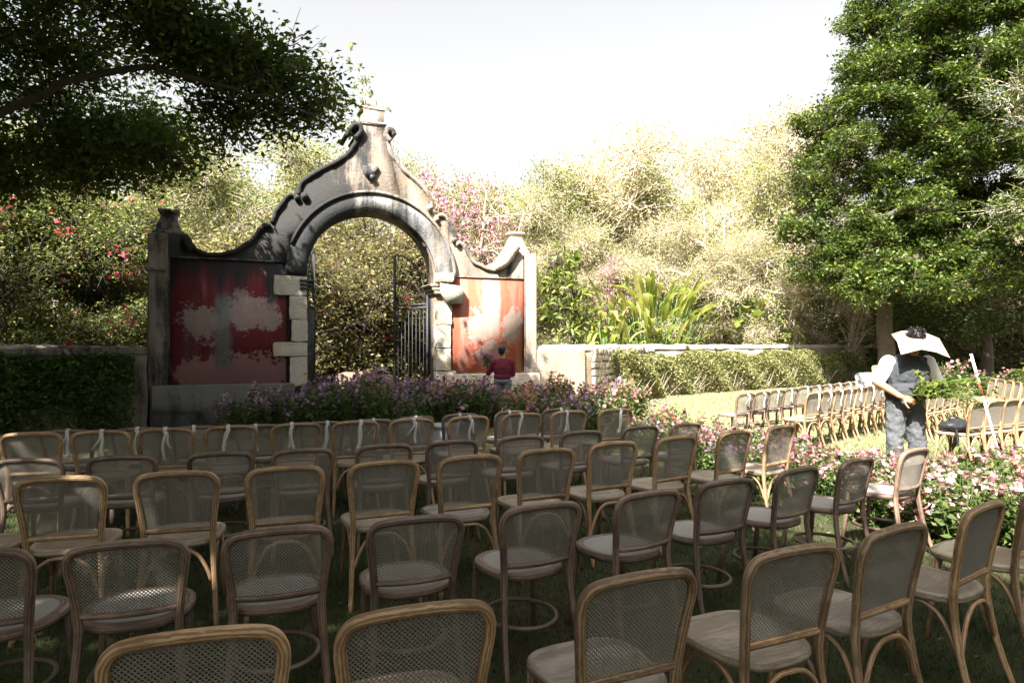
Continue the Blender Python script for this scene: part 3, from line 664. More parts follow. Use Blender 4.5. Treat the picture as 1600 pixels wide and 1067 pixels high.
row('B', [(3.67 + .40 * i, 10.67 + .40 * i) for i in range(9)], (-.55, .835), 'in the far sunny row on the lawn', 'sunlit cane seat chair', 'sunlit chairs, far row')
row('A', [(4.46 + .335 * i, 10.02 + .33 * i) for i in range(13)], (-.55, .835), 'in the sunny row left of the hatted man', 'sunlit ash chair', 'sunlit chairs beside the man')
row('A', [(6.50 + .3 * i, 10.75 + .27 * i) for i in range(6)], (-.55, .835), 'right behind the man in the hat', 'sunlit ash chair', 'sunlit chairs behind the man', False)
row('A', [(5.80, 8.45), (6.13, 8.62), (6.46, 8.80), (6.8, 8.98), (7.14, 9.15), (7.48, 9.33)], (-.50, .866), 'in the sunny row crossed by the white pole', 'sunlit cane back chair', 'sunlit chairs by the pole', False)
row('A', [(9.95, 14.1), (9.85, 13.7), (9.72, 13.3), (9.58, 12.9), (9.43, 12.5), (9.26, 12.1)], (-.92, .38), 'in the line at the right edge of the lawn', 'pale ash chair', 'pale chairs at the right edge', False)
place_chair('A', 12.2, 22.6, face_angle(-.3, -.95), 'single pale chair standing against the sunlit hedge', 'lone chair at the hedge', False)

# ribbons tied round the top rails
def ribbon_mesh(kind, seed):
    g = np.random.default_rng(seed); top = .88 if kind == 'A' else .82; y0, z0 = -.268, top - .016; P = []
    def strip(c, w, th=.0018):
        c = np.asarray(c, float); m = len(c); w = np.broadcast_to(w, (m,)); tw = np.linspace(0, g.uniform(-.9, .9), m)
        T = np.gradient(c, axis=0); T /= np.linalg.norm(T, axis=1)[:, None]; X = np.stack([np.cos(tw), np.sin(tw), 0 * tw], -1); Nn = np.cross(T, X)
        V = np.stack([c - X * w[:, None] - Nn * th, c + X * w[:, None] - Nn * th, c + X * w[:, None] + Nn * th, c - X * w[:, None] + Nn * th], 1).reshape(-1, 3)
        i = np.arange(m * 4).reshape(m, 4); nx = np.roll(i, -1, 1)
        return V, [np.stack([i[:-1], nx[:-1], nx[1:], i[1:]], -1).reshape(-1, 4), i[0][::-1][None], i[-1][None]]
    x0 = g.uniform(-.05, .05)
    a = np.linspace(0, 2 * np.pi, 15); P.append(strip(np.stack([np.full(15, x0), y0 + .0215 * np.cos(a), z0 + .0215 * np.sin(a)], -1), .016))
    P.append(rough_block((x0, y0 - .025, z0 - .012), (.03, .022, .03), seed, 3, .005, .2))
    for s in range(2):
        L = g.uniform(.13, .27); t = np.linspace(0, 1, 9); dx = g.uniform(-.05, .05)
        P.append(strip(np.stack([x0 + dx * t + .012 * np.sin(t * 5 + seed + s), y0 - .03 - .012 * np.sin(t * 4 + s) - .006 * s, z0 - .012 - L * t], -1), .009 + .010 * t * g.uniform(.4, 1)))
    return mk_mesh('ribbon', P, M['ribbon'])
RM = {k: [ribbon_mesh(k, s) for s in range(5)] for k in 'AB'}
for i, (kd, x, y, ang, w) in enumerate(RIB):
    x -= -.268 * -math.sin(ang); y -= -.268 * math.cos(ang)
    o = link('ribbon', RM[kd][i % 5]); o.location = (x, y, 0); o.rotation_euler = (0, 0, ang); tag(o, f'white ribbon on {w}', 'ribbon', 'white ribbons on chair backs')

# ------------------------------------------------------------------ flower beds
def plant_meshes(seed, h, R):
    g = np.random.default_rng(seed); ns = 22; a = g.uniform(0, 6.283, ns); rr_ = R * np.sqrt(g.uniform(0, 1, ns))
    T = np.stack([rr_ * np.cos(a) * 1.1, rr_ * np.sin(a) * 1.1, h * g.uniform(.55, 1.1, ns)], -1); B = T * np.array([.35, .35, 0])
    stem = twigs(B, T, .006, .003); t = g.uniform(.12, .98, ns * 26); i = g.integers(0, ns, ns * 26)
    P = B[i] + (T[i] - B[i]) * t[:, None] + g.normal(0, .035, (ns * 26, 3)); fol = leaves(P, .085, .36, .55, g, .15)
    ax, sz, tt = [], [], []
    FV, FF, FT, off = [], [], [], 0
    for s in range(ns):
        if g.uniform() < .36: continue
        nb = g.integers(2, 6); tv = g.uniform(0, 1)
        for b in range(nb):
            c = T[s] + np.array([g.normal(0, .028), g.normal(0, .028), -.16 * b / nb + .03]); d = unit(1, g)[0]; d[2] = abs(d[2]) * .8 + .2; d /= np.linalg.norm(d)
            X = np.cross(d, [.3, .8, .5]); X /= np.linalg.norm(X); Y = np.cross(d, X); s_ = g.uniform(.021, .038); m = 6
            for k in range(m):
                p = k * 6.283 / m; e = math.cos(p) * X + math.sin(p) * Y; f = -math.sin(p) * X + math.cos(p) * Y
                FV.append([c, c + e * s_ * .6 + f * s_ * .38 + d * s_ * .4, c + e * s_ * 1.1 + d * s_ * g.uniform(.2, .7), c + e * s_ * .6 - f * s_ * .38 + d * s_ * .4]); FF.append([off, off + 1, off + 2, off + 3]); off += 4
                FT += [np.clip(tv + g.normal(0, .18), 0, 1)] * 4
    return stem, fol, (np.array(FV).reshape(-1, 3), np.array(FF), np.array(FT))
PM = []
for s in range(5):
    st_, fo_, fl_ = plant_meshes(40 + s, .62, .25); fm = {}
    for k in ('pink', 'coral', 'purple', 'cream', 'magenta'): fm[k] = mk_mesh('blossoms', [fl_], M['f_' + k])
    PM.append((mk_mesh('foliage', [fo_], M['l_bed']), mk_mesh('stems', [st_], M['stem']), fm))
def plant(x, y, s, hs, colr, label, group, g, z=0):
    k = g.integers(5); r = empty('flowering_plant', (x, y, z), g.uniform(0, 6.28)); r.scale = (s, s, s * hs); tag(r, label, 'flowering plant', group)
    link('foliage', PM[k][0], r); link('stems', PM[k][1], r); link('blossoms', PM[k][2][colr], r); return r
g4 = np.random.default_rng(3)
def bed(poly, n, cols, label, group, s=(.85, 1.25), hs=(.8, 1.2), mind=.24):
    pts = []
    for q in scatter(poly, n * 14, g4):
        if len(pts) >= n: break
        if all((q[0] - p[0]) ** 2 + (q[1] - p[1]) ** 2 > mind * mind for p in pts): pts.append(q)
    pts = sorted(pts, key=lambda q: q[1]); k = -(-len(pts) // 3) if len(pts) > 14 else len(pts)
    for i0 in range(0, len(pts), k):
        strip = sorted(pts[i0:i0 + k], key=lambda q: q[0] / q[1]); where = ['front', 'middle', 'back'][i0 // k] + ' strip of the ' if k < len(pts) else ''
        for j, q in enumerate(strip):
            c = cols[g4.integers(len(cols))]; cn = {'pink': 'pink', 'coral': 'coral', 'purple': 'purple', 'cream': 'pale pink', 'magenta': 'magenta'}[c]
            plant(q[0], q[1], g4.uniform(*s), g4.uniform(*hs), c, f'{cn} flowering plant, {ORD[j]} from left, {where}{label}', group, g4)
bed([(-4.7, 11.2), (-.3, 12.4), (-.45, 14.2), (-2.6, 14.1), (-4.6, 13.1)], 66, ['purple', 'purple', 'purple', 'pink'], 'shaded bed at the gateway', 'plants in the shaded bed', (1.0, 1.4), (.9, 1.15))
bed([(.05, 11.6), (1.8, 10.6), (2.6, 12.6), (2.4, 14.6), (.1, 14.9)], 40, ['pink', 'coral', 'magenta', 'purple'], 'bed right of the gateway', 'plants right of the gateway', (.95, 1.25), (.9, 1.15))
bed([(1.9, 9.4), (2.9, 9.6), (2.7, 11.8), (1.7, 11.4)], 12, ['magenta', 'pink', 'coral', 'purple'], 'clump where border meets lawn', 'plants at the lawn corner', (.75, 1.0), (.75, 1.0))
bed([(2.45, 7.3), (3.6, 7.6), (3.1, 9.6), (1.9, 9.3)], 22, ['magenta', 'purple', 'pink', 'coral'], 'far aisle border', 'plants in the far aisle border', (.75, 1.0), (.75, .95))
bed([(2.95, 6.2), (4.3, 6.5), (4.0, 7.1), (3.5, 7.8), (2.5, 7.4)], 22, ['pink', 'cream', 'magenta', 'pink'], 'border before the hatted man', 'plants in the middle aisle border', (.75, 1.0), (.75, .95))
bed([(3.35, 5.15), (4.2, 4.9), (6.6, 5.6), (6.9, 7.6), (5.0, 7.2), (4.3, 6.6), (3.0, 6.2)], 60, ['pink', 'coral', 'pink', 'cream'], 'sunny border at right', 'plants in the sunny aisle border', (.8, 1.05), (.75, .95))

# ------------------------------------------------------------------ trees
def crown_points(g, c, r, n, shell=.55):
    d = unit(n, g); q = (shell + (1 - shell) * g.uniform(0, 1, n)) ** 1.0; q[: n // 4] = g.uniform(0, 1, n // 4) ** (1 / 3)
    return np.asarray(c) + d * q[:, None] * np.asarray(r)
def tree_parts(seed, trunk, blobs, leaf, blossom=None, twig_r=.008, extra=()):
    """trunk: [(x, y, z, r)...]; blobs: (centre, radii, n twigs); leaf: (per twig, spread, size, aspect, up); blossom: (share, n, spread, size)"""
    g = np.random.default_rng(seed); tp = np.array(trunk, float); W = []
    # skeleton that grows outwards: every bough leaves the nearest wood already there
    pos = list(smooth_path(tp[:, :3], 14)); par = [i - 1 for i in range(14)]; runs = [list(range(14))]; base_r = {i: r for i, r in enumerate(np.interp(np.linspace(0, 1, 14), np.linspace(0, 1, len(tp)), tp[:, 3]))}
    def near(c, lo=5):
        Q = np.array(pos[lo:]); d = np.linalg.norm(Q - c, axis=1) + .35 * np.maximum(0, Q[:, 2] - c[2]); return lo + int(np.argmin(d))
    def run(j, pts):
        ids = [j]
        for p in pts: pos.append(np.asarray(p, float)); par.append(ids[-1]); ids.append(len(pos) - 1)
        runs.append(ids); return ids
    for ep, e0, e1 in extra:
        q = smooth_path(ep, 22) + g.normal(0, .035, (22, 3)); ids = run(near(q[0], 0), q)
        for i, r in zip(ids[1:], np.linspace(e0, e1, 22)): base_r[i] = r
    LP, BP, load, jobs = [], [], {}, []
    for c, r, n in sorted(blobs, key=lambda q: np.linalg.norm(np.asarray(q[0]) - tp[-1, :3])):
        c = np.asarray(c, float); j = near(c); p0 = pos[j]; L_ = np.linalg.norm(c - p0); d0 = p0 - pos[par[j]] if par[j] >= 0 else np.array([0, 0, 1.]); d0 = d0 / (np.linalg.norm(d0) + 1e-6)
        mid = p0 + (c - p0) * .5 + d0 * L_ * .22 + g.normal(0, .09, 3) * L_; ids = run(j, smooth_path([p0, mid, c + g.normal(0, .15, 3) * np.broadcast_to(r, (3,))], 11)[1:])
        i = ids[-1]
        while i >= 0: load[i] = load.get(i, 0) + 1; i = par[i]
        jobs.append((c, np.broadcast_to(np.asarray(r, float), (3,)), n, np.array([pos[i] for i in ids] + [pos[ids[-1]]])))
    for ids in runs:
        if len(ids) < 3: continue
        rr_ = [max(base_r.get(i, 0), twig_r * 1.6 * load.get(i, 1) ** .5 if i not in base_r else 0) for i in ids]
        if ids[0] in base_r and ids[1] not in base_r: rr_[0] = rr_[1]
        W.append(tube([pos[i] for i in ids], rr_, 8 if ids[0] == 0 else 6))
    for c, r, n, pth in jobs:
        T = crown_points(g, c, r, n); k = g.integers(4, 12, n); A = pth[k]; m2 = A + (T - A) * .55 + g.normal(0, .06, (n, 3)) * np.linalg.norm(T - A, axis=1)[:, None] + np.array([0, 0, .05])
        tr_ = twig_r * g.uniform(.7, 1.5, n); ln = np.linalg.norm(T - A, axis=1)[:, None]; ma = A + (m2 - A) * .5 + g.normal(0, .07, (n, 3)) * ln; mb = m2 + (T - m2) * .5 + g.normal(0, .07, (n, 3)) * ln
        W.append(twigs(A, ma, tr_ * 1.7, tr_ * 1.3)); W.append(twigs(ma, m2, tr_ * 1.3, tr_)); W.append(twigs(m2, mb, tr_, tr_ * .7)); W.append(twigs(mb, T, tr_ * .7, tr_ * .35))
        nn, sp = leaf[0], leaf[1]
        if nn:
            w = g.uniform(0, 1, (n, nn, 1)) ** .6; base = m2[:, None, :] * (1 - w) + T[:, None, :] * w
            LP.append((base + g.normal(0, sp, (n, nn, 3)) * np.array([1, 1, .75])).reshape(-1, 3))
        # side shoots
        e = T + unit(n, g) * sp * 2; W.append(twigs(m2 * .4 + T * .6, e, tr_ * .6, tr_ * .25)); e = T + unit(n, g) * sp * 2.4; W.append(twigs(m2 * .7 + T * .3, e, tr_ * .6, tr_ * .25))
        if blossom:
            q = T[g.uniform(0, 1, n) < blossom[0]]; BP.append((q[:, None, :] + g.normal(0, blossom[2], (len(q), blossom[1], 3))).reshape(-1, 3))
    LF = leaves(np.concatenate(LP), leaf[2], leaf[3], leaf[4], g, .1) if LP else None
    BF = leaves(np.concatenate(BP), blossom[3], .8, .3, g) if BP else None
    return W, LF, BF
def tree(name, label, cat, loc, parts, bark, lm, bm=None, group=None, rz=0, s=1):
    r = empty(name, loc, rz); r.scale = (s, s, s) if np.isscalar(s) else s; tag(r, label, cat, group); W, LF, BF = parts
    link('trunk', mk_mesh('trunk', W, bark), r)
    if LF is not None: link('crown', mk_mesh('crown', [LF], lm), r)
    if BF is not None: link('blossoms', mk_mesh('blossoms', [BF], bm), r)
    return r
# large tree on the left: trunk outside the frame, limbs reach over the garden
g5 = np.random.default_rng(17); bl = []
for i in range(38):                       # crown hangs low on the left and thins out and rises to the right
    t = g5.uniform(0, 1) ** .85; x = -15.0 + 11.6 * t; y = g5.uniform(6.6, 10.6); lo = 4.5 + .5 * max(0, t - .55) / .45; hi = 8.7 - 2.7 * max(0, t - .5) / .5
    z = lo + .45 + (hi - lo - .6) * g5.uniform(0, 1)
    bl.append(((x + 10.5, y - 9.0, z), (1.5, 1.4, .75) if t < .8 else (1.0, 1.0, .5), 44 if t < .8 else 36))
for c in ((-2.9, 9.6, 4.95), (-3.3, 9.0, 5.3), (-3.9, 9.6, 4.7), (-4.4, 9.3, 5.9), (-5.2, 9.8, 4.3), (-6.4, 10.2, 4.1), (-8, 10.3, 4.0)): bl.append(((c[0] + 10.5, c[1] - 9, c[2]), (.85, .8, .42), 40))
for i in range(10):
    y = g5.uniform(10.5, 12.2); x = y * g5.uniform(-.80, -.50); z = 1.58 + y * g5.uniform(.23, .38); bl.append(((x + 10.5, y - 9, z), (.95, .8, .5), 30))
tree('large_tree', 'large dark leafy tree overhanging the garden from the upper left', 'tree', (-10.5, 9.0, 0), tree_parts(1, [(0, 0, 0, .45), (.1, .1, 1.6, .36), (.2, 0, 3.2, .30), (.3, .1, 3.9, .24)], bl, (34, .17, .105, .5, .5), extra=[([(.4, -.1, 3.6), (3.0, -.3, 4.15), (4.6, -.35, 4.75), (5.64, -.4, 5.05), (6.5, -.4, 4.93), (7.3, -.4, 4.70), (8.1, -.5, 4.45)], .07, .010), ([(.2, -.4, 3.0), (1.6, -.6, 4.0), (3.0, -.4, 4.5), (4.0, -.3, 5.4)], .09, .02)]), M['bark'], M['l_tree'])
# shade tree that stands behind the camera and darkens the chairs
bl = []
for i in range(165):
    while True:
        x, y, z = g5.uniform(-12, 6.5), g5.uniform(-8, 9.3), 7.4 + g5.uniform(-.2, 2.4)
        if y < -3.4 - .25 * x or (x < -1.75 - (z - 7.4) * .4 - .05 * max(0, y - 2) and (y < 6.4 or z < 8.7)): break
    bl.append(((x + 6.5, y + 2.5, z), (1.4, 1.4, .7), 30 if i % 5 else 14))
for c in ((-2.3, 9.2, 7.6), (-2.6, 8.6, 8.0), (-3.3, 9.0, 7.7), (-2.0, 8.3, 7.8), (-4.3, 8.9, 7.8), (-5.3, 9, 7.8), (-.6, -2.9, 8), (.4, -3.4, 8), (1.2, -3.8, 7.8), (-.9, -2.3, 7.8), (-.1, -2.7, 7.6), (-1.2, -1.4, 7.7), (-1.4, .2, 7.6), (-1.7, -2.4, 8.2), (-1.7, -1.8, 7.6), (-2.3, -2.2, 8), (-1.5, -3, 8.6), (-2, -1, 8.3), (-2.6, -1.2, 8), (-2.4, -3.2, 7.8), (-3.2, -2.2, 8.2), (-3, -3, 7.9), (-3.4, -1, 7.7)): bl.append(((c[0] + 6.5, c[1] + 2.5, c[2]), (1.15, 1.15, .6), 34))
tree('shade_tree', 'broad shade tree behind the seating whose crown darkens the chairs', 'tree', (-6.5, -2.5, 0), tree_parts(2, [(0, 0, 0, .5), (.1, .1, 2, .4), (.3, .3, 4, .33), (.5, .6, 5.4, .26)], bl, (22, .24, .24, .5, .6)), M['bark'], M['l_dark'])
# ficus on the right
bl = []
for i in range(105):
    d = unit(1, g5)[0]; q = g5.uniform(.5, 1.0)
    x, y, z = 16.2 + d[0] * (5.7 - .10 * d[2] * 5) * q, 24.3 + d[1] * 4.4 * q, 9.4 + d[2] * 6.6 * q
    bl.append(((x - 13.4, y - 24.5, z), (1.0, .95, .62), 30))
for c in [(13 + 5.4 * g5.uniform(), 24 + 2 * g5.uniform(), 4.2 + 9 * g5.uniform()) for i in range(26)]: bl.append(((c[0] - 13.4, c[1] - 24.5, c[2]), (1.5, 1.2, 1.0), 40))
for c in ((10.9, 23.8, 6.6), (11.6, 23.5, 8.8), (12.0, 23.2, 11.2), (11.0, 23.6, 5.0), (12.2, 23.2, 5.2), (13.6, 22.2, 6.0), (12.6, 23, 13.4), (10.6, 24, 4.3), (11.4, 23.4, 3.9), (12.6, 22.8, 4.2), (13.8, 22.6, 4.4), (15, 22.4, 4.6), (10.2, 24.2, 5.8), (10.6, 24, 7.6), (12.4, 23, 9.8), (13.2, 23, 12), (14.5, 22, 8.0), (15.5, 22, 11), (12.8, 23.2, 7.4), (11.8, 22.8, 3.5), (13, 22.2, 3.7), (14.2, 22, 3.5), (15.4, 22, 3.8), (16.6, 22, 4.0), (17.6, 22, 4.6), (17.5, 22.5, 13), (18.5, 22.5, 11.5), (17, 22, 9.5), (18.5, 22, 8.5), (16, 22.5, 14), (19, 23, 14), (17.8, 22.3, 6.8), (15.5, 22, 12.6), (16.5, 22, 11.2), (13.8, 22.5, 8.6), (13.2, 22.6, 9.3), (14.6, 22.4, 9.9), (12.0, 23.4, 12.6), (12.1, 23.4, 14.2), (11.9, 23.5, 10.4), (11.4, 23.5, 9.6), (14.2, 22.6, 7.4), (15.4, 22.4, 7.8)): bl.append(((c[0] - 13.4, c[1] - 24.5, c[2]), (1.15, 1.1, .8), 44))
tree('ficus_tree', 'dense green ficus tree with broad crown filling the upper right', 'tree', (13.4, 24.5, 0), tree_parts(3, [(0, 0, 0, .36), (.05, 0, 1.3, .30), (-.05, 0, 2.4, .27), (.2, .1, 4.0, .22)], bl, (46, .13, .135, .48, .5), twig_r=.010), M['bark'], M['l_ficus'])
bl = [((x - 17.5, y - 19.5, z), (1.5, 1.3, .9), 44) for x, y, z in ((15.6, 19.6, 6.6), (14.9, 19.8, 5.4), (16.4, 19.0, 5.6), (15.2, 19.4, 8.0), (16.8, 19.2, 7.6), (17.8, 19.8, 9.2), (16.2, 19.5, 10.2), (14.8, 20, 9.0))]
tree('leafy_tree', 'leafy tree with sunlit limb at the right edge', 'tree', (17.5, 19.5, 0), tree_parts(4, [(0, 0, 0, .30), (-.3, 0, 2.0, .25), (-1.0, .1, 3.9, .20)], bl, (40, .15, .125, .48, .5), twig_r=.009), M['bark_pale'], M['l_ficus'])
bl = [((x - 18.0, y - 26, z), (1.6, 1.4, .9), 34) for x, y, z in ((16.4, 26, 3.6), (18, 26, 4.2), (19.8, 26, 3.8), (17.2, 25.6, 2.5), (20.5, 25.6, 2.4), (15.2, 26, 2.8))]
tree('dark_tree', 'dark low branching tree in shade behind the pole', 'tree', (18.0, 26, 0), tree_parts(5, [(0, 0, 0, .28), (.1, 0, 1.0, .22), (.0, 0, 2.2, .18)], bl, (30, .28, .18, .45, .5)), M['bark'], M['l_dark'])

# woods beyond the walls: a few kinds, each built once or twice and copied
def wood_proto(seed, h, blobs_n, r, leaf, blossom=None, low=.25, twig_r=.012, dens=42):
    g = np.random.default_rng(seed); bl = []
    for i in range(blobs_n):
        a = g.uniform(0, 6.283); q = math.sqrt(g.uniform(0, 1)) * r; z = h * (low + (1 - low) * g.uniform(0, 1) ** .8) * (1 - .18 * (q / r) ** 2) - .5
        bl.append(((q * math.cos(a), q * math.sin(a), max(.5, z)), (1.05, 1.05, .9), dens))
    return tree_parts(seed, [(0, 0, 0, .13), (.1, .05, h * .18, .10), (.0, .1, h * .36, .075)], bl, leaf, blossom, twig_r)
KINDS_ = {
 'dry': ('dry_tree', 'bark_pale', 'l_dry', None, [wood_proto(60 + i, 7.5, 22, 2.5, (34, .19, .085, .45, .4), twig_r=.011, dens=36) for i in range(2)]),
 'yellow': ('yellow_tree', 'bark_pale', 'l_yellow', None, [wood_proto(70 + i, 7.5, 22, 2.5, (30, .19, .10, .45, .45), twig_r=.012, dens=42) for i in range(2)]),
 'green': ('green_tree', 'bark', 'l_mid', 'f_red', [wood_proto(80 + i, 5.2, 22, 2.1, (30, .17, .10, .4, .55), (.10, 7, .08, .09), low=.1, dens=46) for i in range(2)]),
 'olive': ('olive_bush', 'bark', 'l_olive', 'f_red', [wood_proto(90 + i, 4.6, 20, 1.9, (20, .18, .11, .4, .4), (.03, 6, .08, .09), low=.08, dens=46) for i in range(2)]),
 'boug': ('bougainvillea_bush', 'bark_pale', 'l_mid', 'f_boug', [wood_proto(100 + i, 6.6, 20, 2.0, (10, .2, .13, .42, .45), (.42, 12, .22, .12), twig_r=.012, dens=40) for i in range(2)]),
}
WM = {}
for k, (nm, bk, lf, bf, pl) in KINDS_.items():
    WM[k] = [(mk_mesh('trunk', W, M[bk]), mk_mesh('crown', [LF], M[lf]), mk_mesh('blossoms', [BF], M[bf]) if BF is not None else None) for W, LF, BF in pl]
g6 = np.random.default_rng(31)
def wood(kind, px, d, topy, w=1.0, label=None, group=None):
    """px, topy: where the crown's middle and top are seen from the camera's stand"""
    x = (px - 800) / 1067 * d; h = 1.58 + (538 - topy) / 1067 * d; base = {'dry': 7.6, 'yellow': 7.6, 'green': 5.4, 'olive': 4.8, 'boug': 6.7}[kind]
    v = WM[kind][g6.integers(2)]; r = empty(KINDS_[kind][0], (x, d, 0), g6.uniform(0, 6.28)); s = h / base; r.scale = (s * w, s * w, s)
    tag(r, label, 'bush' if kind in ('olive', 'boug') else 'tree', group)
    link('trunk', v[0], r); link('crown', v[1], r)
    if v[2] is not None: link('blossoms', v[2], r)
    return r
GW = 'trees beyond the walls'
for i, (k, px, d, ty, w, lb) in enumerate([
 ('green', 40, 15.5, 300, 1.0, 'feathery green tree with red flowers at the left edge above the dark wall'),
 ('green', 150, 15.8, 275, 1.0, 'feathery green tree with red flowers left of the gateway post'),
 ('green', -60, 17, 240, 1.1, 'tall green tree cut by the left edge of the picture'),
 ('green', 215, 18.5, 330, .9, 'green tree half behind the left end post of the gateway'),
 ('yellow', 90, 22, 190, 1.1, 'yellow green tree showing behind the red flowered trees'),
 ('yellow', 330, 22, 190, 1.0, 'yellow green sunlit tree above the left curve of the gateway'),
 ('yellow', 450, 24, 175, .9, 'yellow tree close left of the gateway spire'),
 ('olive', 330, 18.5, 350, 1.1, 'olive bush low behind the left curve of the gateway'),
 ('olive', 420, 19.5, 330, 1.0, 'olive bush with few red flowers behind the arch shoulder'),
 ('olive', 530, 19, 345, 1.0, 'olive bush with red flowers seen left through the arch'),
 ('olive', 615, 20.5, 330, 1.0, 'olive bush seen through the arch behind the open leaf'),
 ('olive', 570, 23, 310, 1.1, 'olive bush deep behind the middle of the arch'),
 ('yellow', 630, 26, 215, .65, 'small yellow green tree right beside the gateway spire'),
 ('boug', 655, 23, 400, .9, 'low bougainvillea bush behind the sunburst gate leaf'),
 ('boug', 715, 22.5, 265, .8, 'tall pink bougainvillea bush above the right curve of the gateway'),
 ('olive', 745, 20.5, 400, .9, 'olive bush behind the right curve of the gateway'),
 ('yellow', 765, 27, 220, .9, 'yellow green tree behind the pink bougainvillea'),
 ('yellow', 835, 30, 222, .8, 'yellow green tree with ragged top right of the bougainvillea'),
 ('dry', 800, 25, 330, .9, 'dry cream bush above the right end post'),
 ('dry', 880, 28, 265, 1.0, 'dry cream tree above the dark green shrub'),
 ('yellow', 935, 30, 222, .9, 'yellow green tree behind the broad leaved plant'),
 ('dry', 1005, 31, 180, 1.0, 'tallest golden dry tree in the middle of the woods'),
 ('dry', 1075, 30, 215, .9, 'dry cream tree right of the golden one'),
 ('dry', 960, 27, 330, 1.0, 'low dry thicket just behind the broad leaved plant'),
 ('dry', 1060, 26.5, 330, 1.0, 'low dry thicket right of the broad leaved plant'),
 ('yellow', 1140, 29, 225, .8, 'greenish twiggy tree left of the tall feathery one'),
 ('dry', 1190, 31, 108, .75, 'tall pale feathery tree reaching highest left of the ficus'),
 ('dry', 1250, 30, 140, .8, 'pale twiggy tree beside the ficus crown'),
 ('dry', 1150, 27.5, 350, 1.0, 'low twiggy thicket above the split leaved plant'),
 ('dry', 1240, 28.5, 330, 1.0, 'low bare thicket left of the ficus trunk'),
 ('olive', 1310, 31, 380, 1.1, 'dull olive bush behind the ficus trunk'),
 ('olive', 1400, 32, 400, 1.2, 'dull olive bush right of the ficus trunk'),
 ('olive', 1500, 33, 390, 1.2, 'dull olive bush behind the pole'),
 ('olive', 1610, 33, 380, 1.2, 'dull olive bush at the right edge in shade'),
 ('dry', 1330, 36, 330, 1.1, 'pale dry tree glimpsed under the ficus crown'),
 ('dry', 1460, 38, 320, 1.2, 'pale dry tree glimpsed between the right trunks'),
 ('dry', 1590, 38, 320, 1.2, 'pale dry tree glimpsed at the far right'),
 ('yellow', 230, 27, 200, 1.2, 'far yellow green tree under the overhanging limb'),
 ('yellow', -20, 26, 150, 1.3, 'far yellow green tree behind the left edge'),
 ('boug', 960, 25.5, 395, .5, 'small bougainvillea between dry thicket and broad leaved plant'),
]): wood(k, px, d, ty, w, lb, GW)
for i, (px, d, ty, lean, lb) in enumerate([(735, 21.5, 300, .5, 'pale slender leaning trunk under the pink bougainvillea'), (760, 21.8, 330, 1.2, 'second pale leaning trunk by the right end post'),
        (1112, 27, 330, -.3, 'pale upright bare trunk right of the broad leaved plant'), (1180, 27.5, 300, 2.2, 'long pale bare trunk leaning right towards the ficus'), (1128, 26, 330, .2, 'short bare pale trunk at the philodendron'),
        (1065, 29, 290, .8, 'thin pale bare trunk in the dry thicket'), (1225, 27.6, 360, .9, 'pale bare trunk nearest the ficus on its left'), (1330, 27.5, 440, 1.0, 'clump of pale bare stems behind the wall by the ficus')]):
    x = (px - 800) / 1067 * d; h = 1.58 + (538 - ty) / 1067 * d; W = []
    for k in range(5 if i == 7 else 1):
        e = np.array([lean + g6.normal(0, .5) * (k > 0), g6.normal(0, .3), h * (1 - .12 * k)]); p = smooth_path([(k * .12, 0, 0), e * .45 + np.array([-.15 * lean, .1, .1]), e], 14); W.append(tube(p, np.linspace(.055, .018, 14), 6))
        b = p[g6.integers(4, 14, 40)]; q = b + unit(40, g6) * g6.uniform(.3, 1.1, (40, 1)) + np.array([0, 0, .3]); W.append(twigs(b, q, .012, .004)); b2 = b * .4 + q * .6; W.append(twigs(b2, b2 + unit(40, g6) * .4, .006, .003))
    r = empty('bare_tree', (x, d, 0)); tag(r, lb, 'tree', 'bare pale trunks'); link('trunk', mk_mesh('trunk', W, M['bark_pale']), r)
# undergrowth that nobody could count
g7 = np.random.default_rng(41)
def cover(line, n, h, w, size, mat, name='undergrowth'):
    P = np.array(line, float); i = g7.integers(0, len(P) - 1, n); t = g7.uniform(0, 1, n)[:, None]; q = P[i] * (1 - t) + P[i + 1] * t + g7.normal(0, w, (n, 2))
    hh = h * (.6 + .4 * np.sin(q[:, 0] * 1.9 + np.sin(q[:, 1]) * 2)); z = hh * g7.uniform(0, 1, n) ** .8
    m = n // 9; tw = twigs(np.column_stack([q[:m], np.zeros(m)]), np.column_stack([q[:m] + g7.normal(0, .25, (m, 2)), hh[:m] * g7.uniform(.6, 1.15, m)]), .012, .005)
    o = obj(name, [leaves(np.column_stack([q, z]), size, .45, .45, g7)], mat, kind='stuff'); s = obj(name + '_stems', [tw], M['bark_pale' if mat in (M['l_dry'],) else 'bark'], kind='stuff'); return o
cover([(-22, 16), (-12, 17.5), (-6, 19), (-2, 22), (1, 25)], 26000, 1.6, .9, .15, M['l_olive'])
cover([(2, 25), (6, 29), (12, 33), (20, 36), (34, 42)], 30000, 2.2, 1.0, .16, M['l_dry'])
cover([(14, 28.4), (20, 31), (30, 36)], 16000, 1.8, .8, .16, M['l_dark'])
cover([(-45, 34), (-20, 36), (0, 38), (15, 44), (40, 52)], 26000, 4.5, 1.6, .34, M['l_olive'])

def ring_sky_screen(n, seed):
    g = np.random.default_rng(seed); a = g.uniform(rad(150), rad(395), n); R_ = g.uniform(17, 24, n); z = 14 * g.uniform(0, 1, n) ** .8
    return leaves(np.stack([1 + R_ * np.cos(a), 2 + R_ * np.sin(a), z], -1) + g.normal(0, .6, (n, 3)) * np.sin(R_ * 3)[:, None], .55, .55, .45, g)
obj('woods', [ring_sky_screen(34000, 4)], M['l_dark'], kind='stuff')  # leaf ring added out of view to block sky light from the seating
